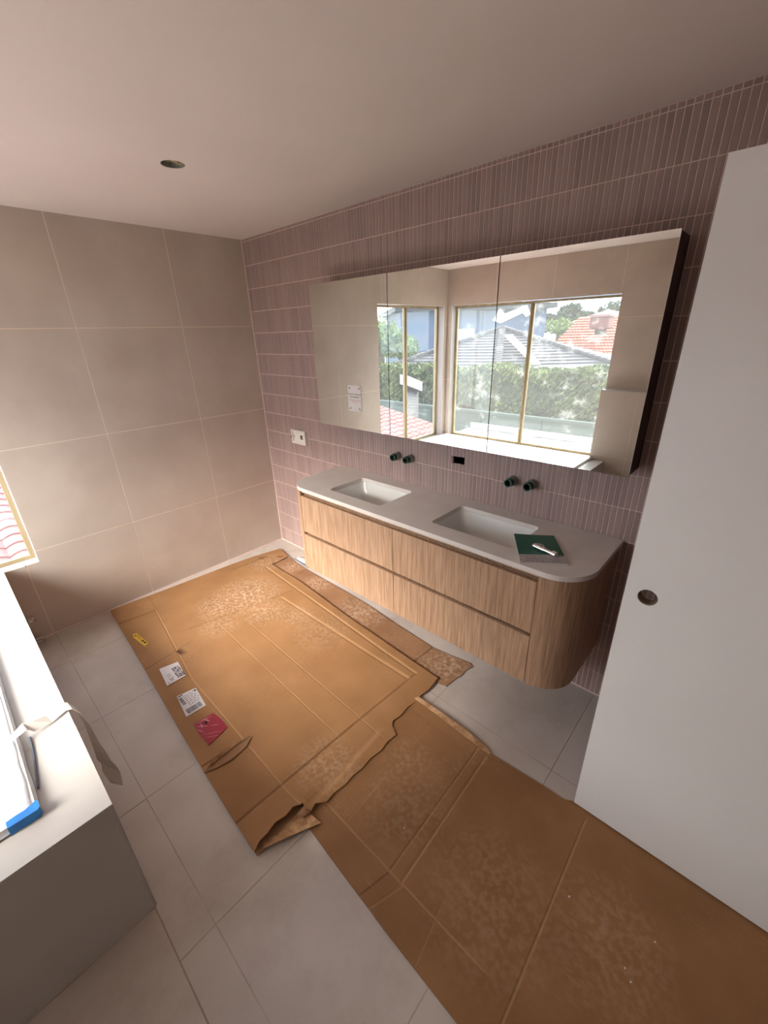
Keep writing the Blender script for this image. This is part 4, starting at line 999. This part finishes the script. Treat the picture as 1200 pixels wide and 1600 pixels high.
# grey hipped house
gh = thing('grey_tiled_house', 'single-storey house with grey tiled hip roof behind the hedge', 'house', tuple(at(-27, -4, 16).xy) + (GZ,))
Nn, Rr, Ll = at(-28.2, -4.4, 14.0), at(-14.6, -4.1, 15.2), at(-42, -4.2, 15.4)
Ap, Bp = at(-28.0, .15, 17.0), at(-33, .1, 19.0)
Bk = at(-14.5, -3.3, 19.2); ze = (Nn.z + Rr.z + Ll.z) / 3
for v in (Nn, Rr, Ll, Bk): v.z = ze
def slope(name, a, b, c, courses, m, parent, th=.035):
    """triangular slope a-b eave, c apex, cut in stepped courses"""
    bm = bmesh.new(); N = (b - a).cross(c - a).normalized(); N = N if N.z > 0 else -N
    for k in range(courses):
        t0, t1 = k / courses, min(1, (k + 1.03) / courses)
        p, q = a.lerp(c, t0), b.lerp(c, t0); r, s = b.lerp(c, t1), a.lerp(c, t1)
        n_ = 1
        vs = [bm.verts.new(v) for v in (p + N * th, q + N * th, r, s)]; bm.faces.new(vs)
        vs = [bm.verts.new(v) for v in (p - N * .02, q - N * .02, q + N * th, p + N * th)]; bm.faces.new(vs)
    return link(name, bm, m, parent)
slope('roof_slope', Nn, Rr, Ap, 14, 'greyroof', gh); slope('roof_slope', Ll, Nn, Ap, 14, 'greyroof', gh); slope('roof_slope', Rr, Bk, Ap, 12, 'greyroof', gh)
Bk2 = at(-40, -3, 21); Bk2.z = ze; slope('roof_slope', Bk2, Ll, Ap, 10, 'greyroof', gh); slope('roof_slope', Bk, Bk2, Ap, 10, 'greyroof', gh)
def beam(bm, a, b, w, h):
    d = (b - a).normalized(); s = d.cross(Vector((0, 0, 1))).normalized() * w / 2; u = Vector((0, 0, h))
    v = [bm.verts.new(p) for p in (a - s, a + s, a + s + u, a - s + u, b - s, b + s, b + s + u, b - s + u)]
    for f in ((0, 1, 2, 3), (7, 6, 5, 4), (0, 4, 5, 1), (1, 5, 6, 2), (2, 6, 7, 3), (3, 7, 4, 0)): bm.faces.new([v[i] for i in f])
bm = bmesh.new()
for a, b in ((Nn, Ap), (Rr, Ap), (Ll, Ap)):
    for k in range(22):
        p, q = a.lerp(b, k / 22), a.lerp(b, (k + 1.1) / 22); beam(bm, p + Vector((0, 0, .04)), q + Vector((0, 0, .01)), .22, .08)
link('ridge_caps', bm, 'greyroof', gh)
bm = bmesh.new(); beam(bm, at(-27.2, -.9, 15.8) + Vector((0, 0, .05)), Nn.lerp(Rr, .32) + Vector((0, 0, .09)), .28, .05); link('valley_flashing', bm, 'cap', gh)
bm = bmesh.new(); beam(bm, Nn + Vector((0, 0, -.1)), Rr + Vector((0, 0, -.1)), .15, .14); beam(bm, Ll + Vector((0, 0, -.1)), Nn + Vector((0, 0, -.1)), .15, .14); link('gutter', bm, 'cap', gh)
cen = (Nn + Rr + Ll + Bk) / 4
bm = bmesh.new(); prism(bm, [tuple(cen.xy.lerp(v.xy, .9)) for v in (Nn, Rr, Bk, Bk2, Ll)], GZ, ze - .05); link('walls', bm, 'brickwall', gh)
# blue-grey two-storey house
bh = thing('blue_grey_house', 'tall blue-grey rendered two-storey house behind the grey roof', 'house', tuple(at(-31, 0, 24).xy) + (GZ,))
c1, c2 = at(-23.1, 0, 23.5), at(-40.5, 0, 21.5); d12 = (c2 - c1).xy.normalized(); bk = Vector((-d12.y, d12.x)); bk = bk if bk.y < 0 else -bk
T_ = at(-28, 2.35, 22).z
q4 = [c1.xy, c2.xy, c2.xy + bk * 8, c1.xy + bk * 8]
bm = bmesh.new(); prism(bm, [tuple(q) for q in q4], GZ, T_); link('walls', bm, 'bluewall', bh)
f0 = c1.xy - bk * .02
bm = bmesh.new(); prism(bm, [tuple(q) for q in (c1.xy - bk * .4 - d12 * .3, c2.xy - bk * .4 + d12 * .3, c2.xy + bk * 8.3 + d12 * .3, c1.xy + bk * 8.3 - d12 * .3)], T_, T_ + .22); link('eaves_gutter', bm, 'ribbed', bh)
m1_, m2_ = c1.xy.lerp(c2.xy, .2) + bk * 4, c1.xy.lerp(c2.xy, .8) + bk * 4
e4 = [Vector((*q, T_ + .22)) for q in (c1.xy - bk * .4 - d12 * .3, c2.xy - bk * .4 + d12 * .3, c2.xy + bk * 8.3 + d12 * .3, c1.xy + bk * 8.3 - d12 * .3)]
r1_, r2_ = Vector((*m1_, T_ + .62)), Vector((*m2_, T_ + .62))
bm = bmesh.new()
for f in ((e4[0], e4[1], r2_, r1_), (e4[1], e4[2], r2_), (e4[2], e4[3], r1_, r2_), (e4[3], e4[0], r1_)): quad(bm, *f)
link('roof', bm, 'greyroof', bh)
def onwall(s, z, w, h, nm, m, d=.05):
    a = c1.xy + (c2.xy - c1.xy) * s; b = a + d12 * w
    bm = bmesh.new(); prism(bm, [tuple(a - bk * d), tuple(b - bk * d), tuple(b + bk * .02), tuple(a + bk * .02)], z, z + h); return link(nm, bm, m, bh)
L12 = (c2 - c1).length
wf = onwall(.50, .75, 1.1, 1.05, 'window', 'cap', .06); onwall(.51, .83, .96, .9, 'window_pane', 'ceramic', .08)
onwall(.43, -1, .09, T_ + 1, 'downpipe', 'bluewall', .12); onwall(.23, .5, .5, 1.3, 'window', 'cap', .06)
# red tiled house with evaporative cooler
rh = thing('red_tiled_house', 'low house with bright terracotta tiled roof behind the grey house', 'house', tuple(at(-16, 0, 27).xy) + (GZ,))
a_, b_ = at(-23.5, -3.6, 24), at(-9, -3.6, 24); up_ = at(-23.5, .9, 29) - a_; up_ = Vector((0, -5, 2.1))
a_.z = b_.z = .15
slU = b_ - a_
tileroof('roof_tiles', 'redroof', rh, a_, slU, up_, 40, 16, roll=.03, step=.05, sub_=2)
bm = bmesh.new(); prism(bm, [tuple(v.xy) for v in (a_, b_, b_ + up_, a_ + up_)], GZ, 0); link('walls', bm, 'brickwall', rh)
bm = bmesh.new(); quad(bm, a_ + up_, b_ + up_, b_ + Vector((0, -10, 0)), a_ + Vector((0, -10, 0))); link('rear_slope', bm, 'redroof', rh)
ec = thing('evaporative_cooler', 'boxy reddish rooftop cooler on the terracotta roof', 'cooler', tuple(at(-16.6, -.3, 25)))
C0 = at(-16.9, -.5, 25.6)
bm = bmesh.new(); box(bm, C0.x - .55, C0.x + .35, C0.y - .45, C0.y + .45, C0.z + .12, C0.z + .72, bev=.08); link('cooler_body', bm, 'coolerbox', ec)
bm = bmesh.new(); box(bm, C0.x - .6, C0.x + .4, C0.y - .5, C0.y + .5, C0.z + .70, C0.z + .80); link('cooler_lid', bm, 'pinkroof', ec)
bm = bmesh.new(); box(bm, C0.x - .3, C0.x + .1, C0.y - .3, C0.y + .2, C0.z - .12, C0.z + .12); link('roof_duct', bm, 'ribbed', ec)
pr = thing('pink_roofed_house', 'distant house with faded pink roof under the trees', 'house', tuple(at(-17, 0, 38).xy) + (GZ,))
A1, A2, A3 = at(-21.5, .3, 36), at(-10, .3, 36), at(-16.6, 1.75, 40); A2.z = A1.z
slope('roof_slope', A1, A2, A3, 8, 'pinkroof', pr); 
bm = bmesh.new(); prism(bm, [tuple(A1.xy), tuple(A2.xy), tuple(A3.xy)], GZ, A1.z - .05); link('walls', bm, 'brickwall', pr)
# dark ribbed shed roof and fence seen through the left window
sr = thing('ribbed_shed', 'dark ribbed metal shed roof seen through the left window in the mirror', 'shed', tuple(at(-38.6, -9, 9.5).xy) + (GZ,))
s0, s1, s2, s3 = at(-40.2, -11.5, 8.2), at(-38.2, -11.5, 8.6), at(-38.2, -7.2, 9.4), at(-40.2, -6.4, 9.2)
bm = bmesh.new()
for k in range(12):
    t0, t1 = k / 12, (k + .75) / 12
    quad(bm, s0.lerp(s3, t0), s1.lerp(s2, t0), s1.lerp(s2, t1) + Vector((0, 0, .03)), s0.lerp(s3, t1) + Vector((0, 0, .03)))
    quad(bm, s0.lerp(s3, t1) + Vector((0, 0, .03)), s1.lerp(s2, t1) + Vector((0, 0, .03)), s1.lerp(s2, (k + 1) / 12), s0.lerp(s3, (k + 1) / 12))
link('ribbed_roof', bm, 'ribbed', sr)
bm = bmesh.new(); prism(bm, [tuple(v.xy) for v in (s0, s1, s2, s3)], GZ, s0.z - .05); link('shed_walls', bm, 'bluewall', sr)
bm = bmesh.new(); beam(bm, s3 + Vector((0, 0, .02)), s2 + Vector((0, 0, .02)), .3, .2); link('white_fascia', bm, 'cap', sr)
# garden fence
gf = thing('garden_fence', 'grey-green boundary fence in front of the hedge', 'fence', (1, -6.9, GZ))
for k in range(9):
    bx('fence_panel', 'fence', gf, -6 + 1.4 * k, -4.62 + 1.4 * k, -6.95, -6.9, GZ, -.02)
bx('fence_rail', 'fence', gf, -6, 6.6, -6.99, -6.88, -.019, .04)

def leaves(name, m, parent, sample, count, size, rnd):
    bm = bmesh.new()
    for _ in range(count):
        p = sample(); d = Vector((rnd.gauss(0, 1), rnd.gauss(0, 1), rnd.gauss(0, 1))).normalized(); u = d.orthogonal().normalized() * size * rnd.uniform(.6, 1.3); w = d.cross(u).normalized() * size * .35
        v = [bm.verts.new(q) for q in (p - u, p + w, p + u, p - w)]; bm.faces.new(v)
    return link(name, bm, m, parent)
rnd = random.Random(11)
def hedge(name, p0, p1, depth, ztop, label, count, m='hedge'):
    t = thing(name, label, 'hedge', (*((p0 + p1) / 2), GZ), 'garden hedges'); d = (p1 - p0).normalized(); b = Vector((-d.y, d.x)); b = b if b.y < 0 else -b
    bm = bmesh.new(); prism(bm, [tuple(q) for q in (p0 + b * .25, p1 + b * .25, p1 + b * depth * .8, p0 + b * depth * .8)], GZ, ztop - .3); link('hedge_core', bm, 'tree', t)
    L = (p1 - p0).length
    def smp():
        s = rnd.random(); f = rnd.random(); q = p0 + (p1 - p0) * s
        top = ztop + .22 * noise.noise(Vector((s * L * .9, 0, 2))) + .12 * noise.noise(Vector((s * L * 3, 0, 5)))
        if f < .65: 
            z = GZ + 1.2 + (top - GZ - 1.2) * rnd.random() ** .8; dd = .12 + .22 * noise.noise(Vector((s * L * 1.3, z * 1.3, 0))) + rnd.uniform(-.08, .12); q = q + b * dd
        else: z = top - rnd.random() ** 2 * .3; q = q + b * rnd.uniform(0, depth)
        return Vector((q.x, q.y, z))
    leaves('foliage', m, t, smp, count, .085, rnd)
    return t
hedge('conifer_hedge', Vector((-6.2, -7.75)), Vector((5.0, -7.75)), 1.2, .84, 'dense green conifer hedge across the middle of the wide window', 26000)
hedge('shrub_hedge', Vector((-13.0, -5.0)), Vector((-6.6, -7.4)), 1.2, .7, 'paler shrub hedge seen through the left window in the mirror', 9000, 'hedge')
def tree(label, az, el0, el1, dist, w, m, count, size=.3, blobs=7):
    c = at(az, (el0 + el1) / 2, dist); top = at(az, el1, dist).z; bot = at(az, el0, dist).z
    t = thing('tree', label, 'tree', (c.x, c.y, GZ), 'trees beyond the houses'); h = (top - bot) / 2
    bm = bmesh.new(); cyl(bm, (c.x, c.y, GZ), (c.x, c.y, c.z), .22, .1, 10); link('trunk', bm, 'bark', t)
    B = [(Vector((c.x + rnd.uniform(-w, w), c.y + rnd.uniform(-1, 1), c.z + rnd.uniform(-h, h * .7))), rnd.uniform(.35, .6)) for _ in range(blobs)] + [(Vector((c.x, c.y, c.z)), .8)]
    def smp():
        p, r = rnd.choice(B); d = Vector((rnd.gauss(0, 1), rnd.gauss(0, 1), rnd.gauss(0, 1))).normalized(); return p + Vector((d.x * w * r, d.y * w * r * .7, d.z * h * r)) * rnd.random() ** .4
    leaves('crown', m, t, smp, count, size, rnd)
tree('dark gum tree above the terracotta roof, nearer the blue-grey house', -21.0, -.5, 2.5, 46, 1.5, 'tree', 1500, .3)
tree('broad gum tree at the right end of the view in the mirror', -15.6, -.5, 3.2, 44, 2.3, 'tree', 2400, .3)
tree('low distant tree between the two gum trees', -18.7, .2, 1.8, 54, 1.9, 'tree', 1300, .3)
tree('yellowish shrub beside the terracotta roof ridge', -21.6, -.5, 1.3, 34, 1.2, 'lime', 1200, .22)
tree('light green tree in the left pane of the left window in the mirror', -43.0, -3.6, 2.5, 16.5, 1.05, 'lime', 3800, .14)
# scrap of old film flapping outside on the glass
YW = YS - .1
def scrap(name, pts, label, y, amp):
    bm = bmesh.new(); bm.faces.new([bm.verts.new((x, y + amp * noise.noise(Vector((x * 20, z * 20, 1))), z)) for x, z in pts])
    bmesh.ops.triangulate(bm, faces=bm.faces)
    tag(link(name, bm, 'scrapfilm'), label, 'film scrap', 'film scraps on the wide window')
scrap('film_scrap', [(.52, 1.80), (.60, 1.91), (.66, 1.86), (.80, 1.90), (.90, 1.93), (.95, 1.84), (.90, 1.82), (.86, 1.86), (.70, 1.80), (.62, 1.77)], 'torn white film scrap high on the left pane of the wide window', YW - .012, .004)
